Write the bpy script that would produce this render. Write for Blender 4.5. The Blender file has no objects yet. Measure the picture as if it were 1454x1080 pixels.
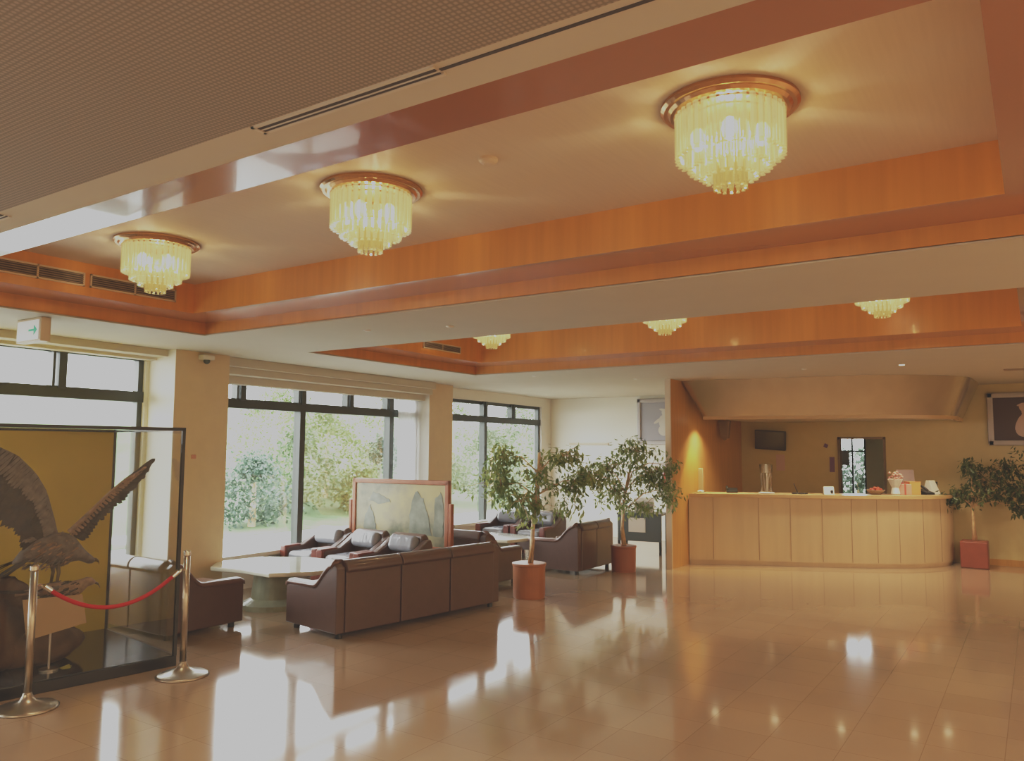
import bpy, bmesh, math, random
from mathutils import Vector, Matrix, noise
R = math.radians
col = bpy.context.scene.collection
random.seed(7)

# ------------------------------------------------------------------ materials
def mat(name, color, rough=.5, metal=0., spec=.5, emit=None, es=0., coat=0., noise_amt=0., noise_scale=8., bump=0., bump_scale=40., stretch=(1,1,1)):
    m = bpy.data.materials.new(name); m.use_nodes = True
    nt = m.node_tree; b = nt.nodes['Principled BSDF']
    b.inputs['Base Color'].default_value = (*color, 1)
    b.inputs['Roughness'].default_value = rough
    b.inputs['Metallic'].default_value = metal
    b.inputs['Specular IOR Level'].default_value = spec
    b.inputs['Coat Weight'].default_value = coat
    if emit:
        b.inputs['Emission Color'].default_value = (*emit, 1)
        b.inputs['Emission Strength'].default_value = es
    if noise_amt or bump:
        tc = nt.nodes.new('ShaderNodeTexCoord'); mp = nt.nodes.new('ShaderNodeMapping')
        mp.inputs['Scale'].default_value = stretch
        nt.links.new(tc.outputs['Object'], mp.inputs['Vector'])
    if noise_amt:
        n = nt.nodes.new('ShaderNodeTexNoise'); n.inputs['Scale'].default_value = noise_scale; n.inputs['Detail'].default_value = 5
        nt.links.new(mp.outputs[0], n.inputs['Vector'])
        r = nt.nodes.new('ShaderNodeValToRGB')
        r.color_ramp.elements[0].position = .3; r.color_ramp.elements[1].position = .7
        r.color_ramp.elements[0].color = (*[c*(1-noise_amt) for c in color], 1)
        r.color_ramp.elements[1].color = (*[min(1, c*(1+noise_amt)) for c in color], 1)
        nt.links.new(n.outputs['Fac'], r.inputs[0]); nt.links.new(r.outputs[0], b.inputs['Base Color'])
    if bump:
        n2 = nt.nodes.new('ShaderNodeTexNoise'); n2.inputs['Scale'].default_value = bump_scale
        nt.links.new(mp.outputs[0], n2.inputs['Vector'])
        bp = nt.nodes.new('ShaderNodeBump'); bp.inputs['Strength'].default_value = bump; bp.inputs['Distance'].default_value = .01
        nt.links.new(n2.outputs['Fac'], bp.inputs['Height']); nt.links.new(bp.outputs[0], b.inputs['Normal'])
    return m

M = {}
M['plaster'] = mat('cream plaster', (.70, .62, .47), .7, noise_amt=.02)
M['plaster_white'] = mat('white plaster', (.80, .78, .72), .7)
M['column'] = mat('column plaster', (.70, .54, .34), .6, noise_amt=.03)
M['flat_ceiling'] = mat('flat ceiling board', (.58, .53, .42), .8, noise_amt=.02, noise_scale=3)
M['coffer_ceiling'] = mat('coffer ceiling paper', (.66, .53, .38), .75, noise_amt=.03, noise_scale=60, stretch=(1, .05, 1))
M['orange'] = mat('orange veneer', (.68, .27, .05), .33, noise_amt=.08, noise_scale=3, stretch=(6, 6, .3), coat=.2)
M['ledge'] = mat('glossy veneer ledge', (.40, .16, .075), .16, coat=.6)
M['reception_wall'] = mat('yellow wall covering', (.58, .48, .24), .7, noise_amt=.03)
M['partition'] = mat('partition veneer', (.52, .26, .07), .4, noise_amt=.1, noise_scale=4, stretch=(5, 5, .4))
M['pale_edge'] = mat('pale edge', (.66, .52, .36), .5)
M['black'] = mat('black metal', (.012, .012, .012), .35)
M['dark_frame'] = mat('dark bronze window frame', (.045, .05, .042), .4, metal=.2)
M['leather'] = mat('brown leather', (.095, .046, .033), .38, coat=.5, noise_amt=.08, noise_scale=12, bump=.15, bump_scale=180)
M['leather_top'] = mat('lighter brown leather', (.13, .062, .045), .28, bump=.2, bump_scale=30)  # lighter, smoother brown for arm pads and seat cushions
M['cushion'] = mat('leather with painted sheen', (.24, .24, .27), .22, bump=.8, bump_scale=14, stretch=(1, 1, .35))  # dark leather; its whitish reflections are mixed into the base colour
M['redwood'] = mat('red brown wood', (.17, .035, .02), .3, noise_amt=.25, noise_scale=6, stretch=(1, 8, 8))
M['frame_wood'] = mat('reddish frame wood', (.36, .11, .045), .35, noise_amt=.15, noise_scale=9)
M['stone'] = mat('pale polished stone', (.72, .72, .60), .1, noise_amt=.05, noise_scale=4, coat=.5)
M['table_base'] = mat('green grey stone base', (.35, .37, .26), .3, noise_amt=.15)
M['brass'] = mat('copper plate', (.62, .33, .15), .22, metal=1)
M['steel'] = mat('satin steel', (.50, .44, .36), .3, metal=1)
M['chrome'] = mat('chrome', (.8, .78, .74), .12, metal=1)
M['hood'] = mat('brushed hood metal', (.56, .46, .32), .24, metal=.7, noise_amt=.05, noise_scale=2, stretch=(3, 3, .02))
M['red'] = mat('red rope velvet', (.50, .012, .02), .6)
M['pot'] = mat('orange brown planter', (.36, .12, .04), .38, noise_amt=.08)
M['pot_red'] = mat('red brown planter', (.24, .055, .03), .4, noise_amt=.08)
M['soil'] = mat('soil', (.05, .03, .02), .9, bump=.6)
M['bark'] = mat('bark', (.55, .36, .19), .7, noise_amt=.25, noise_scale=20, bump=.3)
M['gold'] = mat('gold backing board', (.64, .48, .05), .5, noise_amt=.05, noise_scale=3)
M['dark_glossy'] = mat('dark glossy base board', (.06, .065, .07), .12)
M['feather_dark'] = mat('dark brown feathers', (.036, .024, .018), .7, noise_amt=.45, noise_scale=25)
M['feather_grey'] = mat('grey brown feathers', (.17, .14, .125), .75, noise_amt=.3, noise_scale=22)
M['feather_tan'] = mat('tan feathers', (.30, .19, .12), .75, noise_amt=.3, noise_scale=25)
M['beak'] = mat('horn beak', (.14, .09, .03), .4)
M['driftwood'] = mat('driftwood', (.115, .062, .033), .8, noise_amt=.4, noise_scale=6, bump=.8, bump_scale=12)
M['paper'] = mat('paper', (.75, .72, .66), .7)
M['placard'] = mat('tan placard', (.50, .34, .18), .5)
M['leaf_yellow'] = mat('yellow leaf', (.45, .42, .08), .6)
M['counter'] = mat('counter panel', (.62, .47, .29), .42, noise_amt=.06, noise_scale=2.5, stretch=(3, 3, .3))
M['counter_top'] = mat('counter top wood', (.58, .38, .18), .25)
M['seam'] = mat('dark seam', (.20, .13, .07), .6)
M['seam_pale'] = mat('panel joint', (.36, .26, .16), .6)
M['screen'] = mat('dark screen', (.05, .055, .05), .2)
M['dark_panel'] = mat('dark grey panel', (.085, .10, .10), .4)
M['silver'] = mat('silver frame', (.44, .40, .38), .35, metal=.3)
M['canvas_dark'] = mat('dark canvas', (.07, .04, .03), .6)
M['canvas_grey'] = mat('grey canvas', (.36, .35, .38), .6)
M['skin'] = mat('pale paint', (.55, .40, .32), .6)
M['pale_paint'] = mat('grey paint', (.62, .58, .50), .6)
M['purple'] = mat('purple paper', (.16, .08, .20), .6)
M['pink'] = mat('pink wrap', (.62, .28, .22), .5)
M['orange_box'] = mat('orange carton', (.60, .28, .08), .5)
M['tin'] = mat('grey purple card', (.28, .20, .20), .6)
M['pink_paper'] = mat('pale pink paper', (.60, .42, .38), .7)
M['red_fruit'] = mat('red ornament', (.5, .06, .03), .4)
M['vent_dark'] = mat('vent recess', (.055, .04, .03), .7)
M['vent_slat'] = mat('vent slat', (.33, .22, .13), .5)
M['vent_white'] = mat('white vent frame', (.62, .56, .46), .5)
M['sill'] = mat('white sill stone', (.78, .77, .70), .25)
M['green'] = mat('green arrow', (.02, .38, .20), .5, emit=(.02, .5, .28), es=.25)
M['sign_face'] = mat('sign panel', (.8, .8, .8), .4, emit=(1, 1, 1), es=.25)
M['ground'] = mat('pale paving', (.30, .30, .27), .8, noise_amt=.1)
M['lawn'] = mat('pale lawn', (.07, .12, .035), .9, noise_amt=.35, noise_scale=1.5)
M['lamp_glow'] = mat('warm lens', (1, .8, .5), .4, emit=(1, .78, .45), es=6)
M['bulb'] = mat('warm bulb', (1, .9, .7), .4, emit=(1, .85, .55), es=14)
M['shade'] = mat('yellow lamp shade', (.8, .45, .08), .6, emit=(1, .5, .06), es=.35)

def leafmat(name, c1, c2, trans=.3):
    m = bpy.data.materials.new(name); m.use_nodes = True; nt = m.node_tree
    b = nt.nodes['Principled BSDF']; b.inputs['Roughness'].default_value = .45
    out = nt.nodes['Material Output']
    oi = nt.nodes.new('ShaderNodeNewGeometry')
    r = nt.nodes.new('ShaderNodeValToRGB'); r.color_ramp.elements[0].color = (*c1, 1); r.color_ramp.elements[1].color = (*c2, 1)
    nt.links.new(oi.outputs['Random Per Island'], r.inputs[0]); nt.links.new(r.outputs[0], b.inputs['Base Color'])
    t = nt.nodes.new('ShaderNodeBsdfTranslucent'); nt.links.new(r.outputs[0], t.inputs['Color'])
    mx = nt.nodes.new('ShaderNodeMixShader'); mx.inputs[0].default_value = trans
    nt.links.new(b.outputs[0], mx.inputs[1]); nt.links.new(t.outputs[0], mx.inputs[2]); nt.links.new(mx.outputs[0], out.inputs[0])
    return m
M['leaf'] = leafmat('ficus leaves', (.11, .17, .045), (.36, .42, .14), .45)
M['leaf_dark'] = leafmat('dark ficus leaves', (.04, .065, .018), (.13, .16, .05), .3)
M['garden_a'] = leafmat('pale green leaves', (.085, .14, .045), (.19, .25, .10), .35)
M['garden_b'] = leafmat('mid green leaves', (.05, .09, .035), (.12, .17, .075), .35)
M['garden_c'] = leafmat('blue green leaves', (.04, .07, .045), (.085, .12, .085), .35)

def glassmat(name, tint=(1, 1, 1), refl=.12, rough=.0):
    m = bpy.data.materials.new(name); m.use_nodes = True; nt = m.node_tree
    nt.nodes.remove(nt.nodes['Principled BSDF']); out = nt.nodes['Material Output']
    t = nt.nodes.new('ShaderNodeBsdfTransparent'); t.inputs[0].default_value = (*tint, 1)
    g = nt.nodes.new('ShaderNodeBsdfGlossy'); g.inputs['Roughness'].default_value = rough
    f = nt.nodes.new('ShaderNodeFresnel'); f.inputs[0].default_value = 1.45
    mu = nt.nodes.new('ShaderNodeMath'); mu.operation = 'MULTIPLY'; mu.inputs[1].default_value = refl*5
    nt.links.new(f.outputs[0], mu.inputs[0])
    mx = nt.nodes.new('ShaderNodeMixShader')
    nt.links.new(mu.outputs[0], mx.inputs[0]); nt.links.new(t.outputs[0], mx.inputs[1]); nt.links.new(g.outputs[0], mx.inputs[2])
    nt.links.new(mx.outputs[0], out.inputs[0])
    return m
M['glass'] = glassmat('window glass', (.97, .985, .97), .1)
M['case_glass'] = glassmat('case glass', (.985, .99, .985), .1)
M['acrylic'] = glassmat('clear acrylic', (.97, .96, .92), .15)

def crystal(name, e, es, tr):
    m = bpy.data.materials.new(name); m.use_nodes = True; nt = m.node_tree
    nt.nodes.remove(nt.nodes['Principled BSDF']); out = nt.nodes['Material Output']
    t = nt.nodes.new('ShaderNodeBsdfTransparent'); t.inputs[0].default_value = (1, .93, .75, 1)
    em = nt.nodes.new('ShaderNodeEmission'); em.inputs[0].default_value = (*e, 1); em.inputs[1].default_value = es
    g = nt.nodes.new('ShaderNodeBsdfGlossy'); g.inputs['Roughness'].default_value = .1; g.inputs[0].default_value = (1, .95, .8, 1)
    lw = nt.nodes.new('ShaderNodeLayerWeight'); lw.inputs[0].default_value = .45
    a = nt.nodes.new('ShaderNodeMixShader'); nt.links.new(lw.outputs['Facing'], a.inputs[0])
    nt.links.new(em.outputs[0], a.inputs[1]); nt.links.new(g.outputs[0], a.inputs[2])
    b = nt.nodes.new('ShaderNodeMixShader'); b.inputs[0].default_value = tr
    nt.links.new(a.outputs[0], b.inputs[1]); nt.links.new(t.outputs[0], b.inputs[2]); nt.links.new(b.outputs[0], out.inputs[0])
    return m
M['rod'] = crystal('lit crystal rod', (1, .84, .33), .85, .5)
M['rod_low'] = crystal('amber crystal rod', (1, .66, .18), .6, .4)

# tiled floor
def floor_mat():
    m = bpy.data.materials.new('polished floor tiles'); m.use_nodes = True; nt = m.node_tree; b = nt.nodes['Principled BSDF']
    tc = nt.nodes.new('ShaderNodeTexCoord'); mp = nt.nodes.new('ShaderNodeMapping')
    mp.inputs['Location'].default_value = (2.09, -2.8, 0)
    nt.links.new(tc.outputs['Object'], mp.inputs[0])
    br = nt.nodes.new('ShaderNodeTexBrick'); br.offset = 0; br.squash = 1
    br.inputs['Scale'].default_value = 1; br.inputs['Brick Width'].default_value = .75/2; br.inputs['Row Height'].default_value = .75/2
    br.inputs['Mortar Size'].default_value = .0022; br.inputs['Mortar Smooth'].default_value = .3
    br.inputs['Color1'].default_value = (.48, .325, .20, 1); br.inputs['Color2'].default_value = (.53, .365, .23, 1)
    br.inputs['Mortar'].default_value = (.36, .23, .13, 1)
    nt.links.new(mp.outputs[0], br.inputs['Vector'])
    n = nt.nodes.new('ShaderNodeTexNoise'); n.inputs['Scale'].default_value = 1.3; n.inputs['Detail'].default_value = 6
    nt.links.new(tc.outputs['Object'], n.inputs['Vector'])
    mx = nt.nodes.new('ShaderNodeMixRGB'); mx.blend_type = 'MULTIPLY'; mx.inputs[0].default_value = .35
    nt.links.new(br.outputs['Color'], mx.inputs[1]); nt.links.new(n.outputs['Color'], mx.inputs[2])
    bw = nt.nodes.new('ShaderNodeRGBToBW'); nt.links.new(n.outputs['Color'], bw.inputs[0])
    nt.links.new(bw.outputs[0], mx.inputs[2])
    nt.links.new(mx.outputs[0], b.inputs['Base Color'])
    b.inputs['Roughness'].default_value = .10; b.inputs['Specular IOR Level'].default_value = .8
    b.inputs['Coat Weight'].default_value = .3; b.inputs['Coat Roughness'].default_value = .05
    n3 = nt.nodes.new('ShaderNodeTexNoise'); n3.inputs['Scale'].default_value = 5; nt.links.new(tc.outputs['Object'], n3.inputs['Vector'])
    bp = nt.nodes.new('ShaderNodeBump'); bp.inputs['Strength'].default_value = .02; bp.inputs['Distance'].default_value = .01
    nt.links.new(n3.outputs['Fac'], bp.inputs['Height']); nt.links.new(bp.outputs[0], b.inputs['Normal'])
    return m
M['floor'] = floor_mat()

def ribbed_mat():
    m = bpy.data.materials.new('ribbed acoustic ceiling'); m.use_nodes = True; nt = m.node_tree; b = nt.nodes['Principled BSDF']
    b.inputs['Roughness'].default_value = .8
    tc = nt.nodes.new('ShaderNodeTexCoord')
    fs = []
    for axis, sc in (('X', 20.), ('Y', 20.)):
        w = nt.nodes.new('ShaderNodeTexWave'); w.bands_direction = axis; w.inputs['Scale'].default_value = sc
        nt.links.new(tc.outputs['Object'], w.inputs['Vector']); fs.append(w)
    mu = nt.nodes.new('ShaderNodeMath'); mu.operation = 'MULTIPLY'
    nt.links.new(fs[0].outputs['Fac'], mu.inputs[0]); nt.links.new(fs[1].outputs['Fac'], mu.inputs[1])
    r = nt.nodes.new('ShaderNodeValToRGB'); r.color_ramp.elements[0].color = (.23, .19, .145, 1); r.color_ramp.elements[1].color = (.39, .325, .25, 1)
    r.color_ramp.elements[1].position = .6
    nt.links.new(mu.outputs[0], r.inputs[0]); nt.links.new(r.outputs[0], b.inputs['Base Color'])
    return m
M['ribbed'] = ribbed_mat()

def painting_mat():
    m = bpy.data.materials.new('landscape picture'); m.use_nodes = True; nt = m.node_tree; b = nt.nodes['Principled BSDF']
    b.inputs['Roughness'].default_value = .25
    tc = nt.nodes.new('ShaderNodeTexCoord'); n = nt.nodes.new('ShaderNodeTexNoise'); n.inputs['Scale'].default_value = 2.3; n.inputs['Detail'].default_value = 6
    nt.links.new(tc.outputs['Object'], n.inputs['Vector'])
    r = nt.nodes.new('ShaderNodeValToRGB'); e = r.color_ramp.elements
    e[0].position = .35; e[0].color = (.17, .18, .13, 1); e[1].position = .6; e[1].color = (.50, .42, .22, 1)
    x = e.new(.47); x.color = (.38, .34, .22, 1)
    nt.links.new(n.outputs['Fac'], r.inputs[0]); nt.links.new(r.outputs[0], b.inputs['Base Color'])
    return m
M['painting'] = painting_mat()

# ------------------------------------------------------------------ mesh helpers
def bm_box(bm, c, s, rot=None):
    ret = bmesh.ops.create_cube(bm, size=1)
    vs = ret['verts']
    bmesh.ops.scale(bm, vec=s, verts=vs)
    if rot is not None: bmesh.ops.rotate(bm, cent=(0, 0, 0), matrix=rot, verts=vs)
    bmesh.ops.translate(bm, vec=c, verts=vs)
    return vs
def bm_lohi(bm, lo, hi):
    return bm_box(bm, [(a+b)/2 for a, b in zip(lo, hi)], [abs(b-a) for a, b in zip(lo, hi)])
def bm_cyl(bm, c, r, h, seg=24, r2=None, rot=None):
    ret = bmesh.ops.create_cone(bm, cap_ends=True, segments=seg, radius1=r, radius2=r if r2 is None else r2, depth=h)
    if rot is not None: bmesh.ops.rotate(bm, cent=(0, 0, 0), matrix=rot, verts=ret['verts'])
    bmesh.ops.translate(bm, vec=c, verts=ret['verts'])
    return ret['verts']
def bm_ball(bm, c, s, sub=2):
    ret = bmesh.ops.create_icosphere(bm, subdivisions=sub, radius=1)
    bmesh.ops.scale(bm, vec=s, verts=ret['verts']); bmesh.ops.translate(bm, vec=c, verts=ret['verts'])
    return ret['verts']
def bm_lathe(bm, prof, seg=32, c=(0, 0, 0)):
    rings = []
    for r, z in prof:
        rings.append([bm.verts.new((c[0]+max(r, 1e-4)*math.cos(2*math.pi*i/seg), c[1]+max(r, 1e-4)*math.sin(2*math.pi*i/seg), c[2]+z)) for i in range(seg)])
    for a, b in zip(rings, rings[1:]):
        for i in range(seg):
            bm.faces.new((a[i], a[(i+1) % seg], b[(i+1) % seg], b[i]))
    bm.faces.new(rings[0][::-1]); bm.faces.new(rings[-1])
def bm_tube(bm, pts, rads, seg=10, flat=1.):
    pts = [Vector(p) for p in pts]
    if not hasattr(rads, '__len__'): rads = [rads]*len(pts)
    rings = []; up = Vector((0, 0, 1))
    for i, p in enumerate(pts):
        t = (pts[min(i+1, len(pts)-1)]-pts[max(i-1, 0)]).normalized()
        a = t.cross(up)
        if a.length < .1: a = t.cross(Vector((1, 0, 0)))
        a.normalize(); b = t.cross(a)
        rings.append([bm.verts.new(p+a*rads[i]*math.cos(2*math.pi*k/seg)+b*rads[i]*flat*math.sin(2*math.pi*k/seg)) for k in range(seg)])
    for a, b in zip(rings, rings[1:]):
        for k in range(seg): bm.faces.new((a[k], a[(k+1) % seg], b[(k+1) % seg], b[k]))
    bm.faces.new(rings[0][::-1]); bm.faces.new(rings[-1])
def bm_prism(bm, poly, axis, a, b):
    """poly: 2D points; axis 'x': (y,z), 'y': (x,z), 'z': (x,y)"""
    def P(p, t): return {'x': (t, p[0], p[1]), 'y': (p[0], t, p[1]), 'z': (p[0], p[1], t)}[axis]
    A = [bm.verts.new(P(p, a)) for p in poly]; B = [bm.verts.new(P(p, b)) for p in poly]
    n = len(poly)
    bm.faces.new(A); bm.faces.new(B[::-1])
    for i in range(n): bm.faces.new((A[i], B[i], B[(i+1) % n], A[(i+1) % n]))
def obj(name, bm, m, parent=None, loc=(0, 0, 0), rotz=0, bevel=0, smooth=False, sub=0, seg=2):
    bmesh.ops.recalc_face_normals(bm, faces=bm.faces)
    me = bpy.data.meshes.new(name); bm.to_mesh(me); bm.free()
    for mm in (m if isinstance(m, (list, tuple)) else [m]): me.materials.append(mm)
    o = bpy.data.objects.new(name, me); col.objects.link(o)
    o.location = loc; o.rotation_euler = (0, 0, rotz)
    if parent: o.parent = parent
    if bevel:
        b = o.modifiers.new('bevel', 'BEVEL'); b.width = bevel; b.segments = seg; b.limit_method = 'ANGLE'
    if sub:
        s = o.modifiers.new('sub', 'SUBSURF'); s.levels = sub; s.render_levels = sub
    if smooth:
        for p in me.polygons: p.use_smooth = True
    elif bevel:
        for p in me.polygons: p.use_smooth = True
        w = o.modifiers.new('wn', 'WEIGHTED_NORMAL'); w.keep_sharp = False
    return o
def B(): return bmesh.new()
def thing(name, label, cat, loc=(0, 0, 0), rotz=0, group=None):
    o = bpy.data.objects.new(name, None); col.objects.link(o); o.empty_display_size = .1
    o.location = loc; o.rotation_euler = (0, 0, rotz); return tag(o, label, cat, group)
def tag(o, label, cat, group=None):
    o['label'] = label; o['category'] = cat
    if group: o['group'] = group
    return o
def struct(o, label=None, cat=None):
    o['kind'] = 'structure'
    if label: o['label'] = label
    if cat: o['category'] = cat
    return o
def sempty(name, label, cat, loc, rotz):
    o = bpy.data.objects.new(name, None); col.objects.link(o); o.location = loc; o.rotation_euler = (0, 0, rotz)
    return struct(o, label, cat)
def dup(root, loc, rotz, label):
    r = root.copy(); col.objects.link(r); r.location = loc; r.rotation_euler = (0, 0, rotz); r['label'] = label
    for ch in list(root.children):
        c = ch.copy(); col.objects.link(c); c.parent = r
        for g in ch.children:
            d = g.copy(); col.objects.link(d); d.parent = c
    return r
def quad(bm, *ps): bm.faces.new([bm.verts.new(p) for p in ps])

# ------------------------------------------------------------------ dimensions
CZ = 2.6; XR = 5.5; YF = 13.4; YB = -6.0
WT = math.atan(.045); WO = (-7.6, 4.66, 0)          # window wall: local x points into the room, local y along the wall
def ww(d, s, z=0):
    c, q = math.cos(WT), math.sin(WT)
    return Vector((WO[0]+c*d-q*s, WO[1]+q*d+c*s, z))

# ------------------------------------------------------------------ floor, ceilings
bm = B(); bm_lohi(bm, (-8.3, YB, -.1), (XR, YF+2.2, 0)); struct(obj('floor', bm, M['floor']), 'polished pink beige tiled lobby floor', 'floor')

C1 = dict(x0=-6.1, x1=.33, y0=1.66, y1=4.25, zl=2.71, zt=2.95, ix0=-5.72, ix1=-.07, iy0=2.08, iy1=3.87)
C2 = dict(x0=-6.25, x1=.33, y0=5.56, y1=8.5, zl=2.71, zt=3.05, ix0=-5.87, ix1=-.07, iy0=5.98, iy1=8.1)
bm = B(); T = .014
XL = -8.3
bm_lohi(bm, (XL, 1.50, CZ), (XR, 1.66, CZ+T))
for c in (C1, C2):
    bm_lohi(bm, (XL, c['y0'], CZ), (c['x0'], c['y1'], CZ+T)); bm_lohi(bm, (c['x1'], c['y0'], CZ), (XR, c['y1'], CZ+T))
bm_lohi(bm, (XL, 4.25, CZ), (XR, 5.56, CZ+T)); bm_lohi(bm, (XL, 8.5, CZ), (XR, YF+2.2, CZ+T))
struct(obj('ceiling', bm, M['flat_ceiling']), 'flat cream ceiling around the orange coffers', 'ceiling')
bm = B(); bm_lohi(bm, (XL, YB, CZ), (XR, 1.50, CZ+T)); struct(obj('ceiling_near', bm, M['ribbed']), 'brown ribbed acoustic ceiling nearest the viewer', 'ceiling')
for k, (c, lab) in enumerate(((C1, 'orange veneer sides and stepped ledge of the nearer ceiling coffer'), (C2, 'orange veneer sides and stepped ledge of the farther ceiling coffer'))):
    x0, x1, y0, y1, zl, zt, a0, a1, b0, b1 = [c[q] for q in ('x0', 'x1', 'y0', 'y1', 'zl', 'zt', 'ix0', 'ix1', 'iy0', 'iy1')]
    bm = B()
    out = [(x0, y0), (x1, y0), (x1, y1), (x0, y1)]; inn = [(a0, b0), (a1, b0), (a1, b1), (a0, b1)]
    for i in range(4):
        p, q = out[i], out[(i+1) % 4]; r, s = inn[i], inn[(i+1) % 4]
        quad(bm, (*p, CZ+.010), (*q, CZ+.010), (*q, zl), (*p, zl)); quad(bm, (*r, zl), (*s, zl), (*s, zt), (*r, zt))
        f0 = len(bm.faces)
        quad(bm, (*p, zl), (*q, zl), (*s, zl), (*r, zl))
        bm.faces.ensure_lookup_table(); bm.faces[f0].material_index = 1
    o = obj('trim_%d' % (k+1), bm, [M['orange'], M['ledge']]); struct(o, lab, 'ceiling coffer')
    bm = B(); bm_lohi(bm, (a0-.02, b0-.02, zt), (a1+.02, b1+.02, zt+.02))
    struct(obj('ceiling_coffer_%s' % ('near' if k == 0 else 'far'), bm, M['coffer_ceiling']), 'warm white ceiling panel inside the %s coffer' % ('nearer' if k == 0 else 'farther'), 'ceiling')

# ------------------------------------------------------------------ window wall
wins = [('window_1', -4.45, -.04, 2.55, [-2.2], [-2.9, -.88], 'large window at left behind the display case'),
        ('window_2', .80, 4.42, 2.45, [2.17, 3.91], [1.22, 2.17, 3.05, 3.88], 'large garden window behind the lounge between the columns'),
        ('window_3', 5.35, 8.36, 2.43, [6.42], [6.42, 7.35], 'garden window beside the far corner'),
        ('window_4', -10.4, -5.3, 2.5, [-8.7, -7.0], [-8.7, -7], 'added unseen window farther left along the same wall, for daylight')]  # last window is added out of view to bring in more daylight
SZ = .40
bm = B()
edges = sorted((w[1], w[2], w[3]) for w in wins); s = -11.5
for a, b, zt in edges:
    bm_lohi(bm, (-.16, s, 0), (0, a, CZ)); bm_lohi(bm, (-.16, a, 0), (0, b, SZ)); bm_lohi(bm, (-.16, a, zt), (0, b, CZ)); s = b
bm_lohi(bm, (-.16, s, 0), (0, 9.0, CZ))
struct(obj('wall_left', bm, M['plaster_white'], loc=WO, rotz=WT), 'white wall with the tall garden windows', 'wall')
for name, a, b, zt, mul, tmul, lab in wins:
    w = sempty(name, lab, 'window', WO, WT)
    bm = B(); f = .055
    bm_lohi(bm, (-.12, a, SZ), (-.04, a+f, zt)); bm_lohi(bm, (-.12, b-f, SZ), (-.04, b, zt))
    bm_lohi(bm, (-.12, a, zt-f), (-.04, b, zt))
    obj('window_frame', bm, M['dark_frame'], w)
    bm = B(); bm_lohi(bm, (-.13, a, 2.07), (-.02, b, 2.18)); obj('transom', bm, M['dark_frame'], w)
    for mm in mul:
        bm = B(); bm_lohi(bm, (-.13, mm-.045, SZ), (-.02, mm+.045, zt)); obj('mullion', bm, M['dark_frame'], w)
    for mm in tmul:
        bm = B(); bm_lohi(bm, (-.10, mm-.10, 2.16), (.0, mm-.075, zt)); bm_lohi(bm, (-.10, mm-.04, 2.16), (.0, mm+.035, zt))
        obj('vent_sash', bm, M['dark_frame'], w)
    bm = B(); bm_lohi(bm, (-.085, a+.01, SZ), (-.075, b-.01, zt)); obj('pane', bm, M['glass'], w)
    bm = B(); bm_lohi(bm, (-.03, a, SZ-.03), (.16 if name != 'window_3' else .12, b, SZ+.015)); obj('sill', bm, M['sill'], w)
# columns
for (s0, s1, d, lab) in ((-.0, .66, .42, 'square cream column left of the garden window'), (4.46, 5.06, .24, 'square cream column behind the framed picture screen'), (-5.2, -4.6, .42, 'square cream column at far left')):
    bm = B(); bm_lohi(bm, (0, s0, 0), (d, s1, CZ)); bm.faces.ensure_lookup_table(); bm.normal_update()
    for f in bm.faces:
        if abs(f.normal.y) > .9: f.material_index = 1  # side faces whitened in place of direct window light
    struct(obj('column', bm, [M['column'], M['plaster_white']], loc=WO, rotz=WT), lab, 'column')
# added sheer curtain: catches sky light so the strip by the column reads white
t = thing('added_curtain', 'added narrow white sheer curtain that brightens the right side of the middle window', 'curtain', WO, WT)
bm = B(); n = 60; ra = []; rb = []
for k in range(n+1):
    y = 3.97+.46*k/n; x = .05+.022*math.sin(k*1.15)+.008*math.sin(k*2.9)
    ra.append(bm.verts.new((x, y, .02))); rb.append(bm.verts.new((x, y, 2.42)))
for k in range(n): bm.faces.new((ra[k], ra[k+1], rb[k+1], rb[k]))
def sheer():
    m = bpy.data.materials.new('sheer fabric'); m.use_nodes = True; q = m.node_tree; b = q.nodes['Principled BSDF']; b.inputs['Base Color'].default_value = (.85, .85, .85, 1)
    tr = q.nodes.new('ShaderNodeBsdfTranslucent'); tr.inputs[0].default_value = (.9, .9, .9, 1); mx = q.nodes.new('ShaderNodeMixShader'); mx.inputs[0].default_value = .6
    q.links.new(b.outputs[0], mx.inputs[1]); q.links.new(tr.outputs[0], mx.inputs[2]); q.links.new(mx.outputs[0], q.nodes['Material Output'].inputs[0]); return m
obj('fabric', bm, sheer(), t, smooth=True)
bm = B(); bm_tube(bm, [(.05, 3.94, 2.415), (.05, 4.45, 2.415)], .01, 8); obj('curtain_rod', bm, M['steel'], t)
# lowered blind boxes above the windows
bm = B()
bm_lohi(bm, (.0, .66, 2.42), (.30, 4.46, CZ)); bm_lohi(bm, (.0, .66, 2.33), (.16, 4.46, 2.43)); bm_lohi(bm, (.0, .66, 2.50), (.36, 4.46, CZ))
struct(obj('trim_3', bm, M['flat_ceiling'], loc=WO, rotz=WT, bevel=.005), 'stepped cream blind box above the middle window', 'trim')
bm = B(); bm_lohi(bm, (.0, -4.6, 2.53), (.30, 0, CZ)); bm_lohi(bm, (.0, -4.6, 2.50), (.12, 0, CZ))
struct(obj('trim_4', bm, M['flat_ceiling'], loc=WO, rotz=WT, bevel=.005), 'cream blind box above the left window', 'trim')

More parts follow.
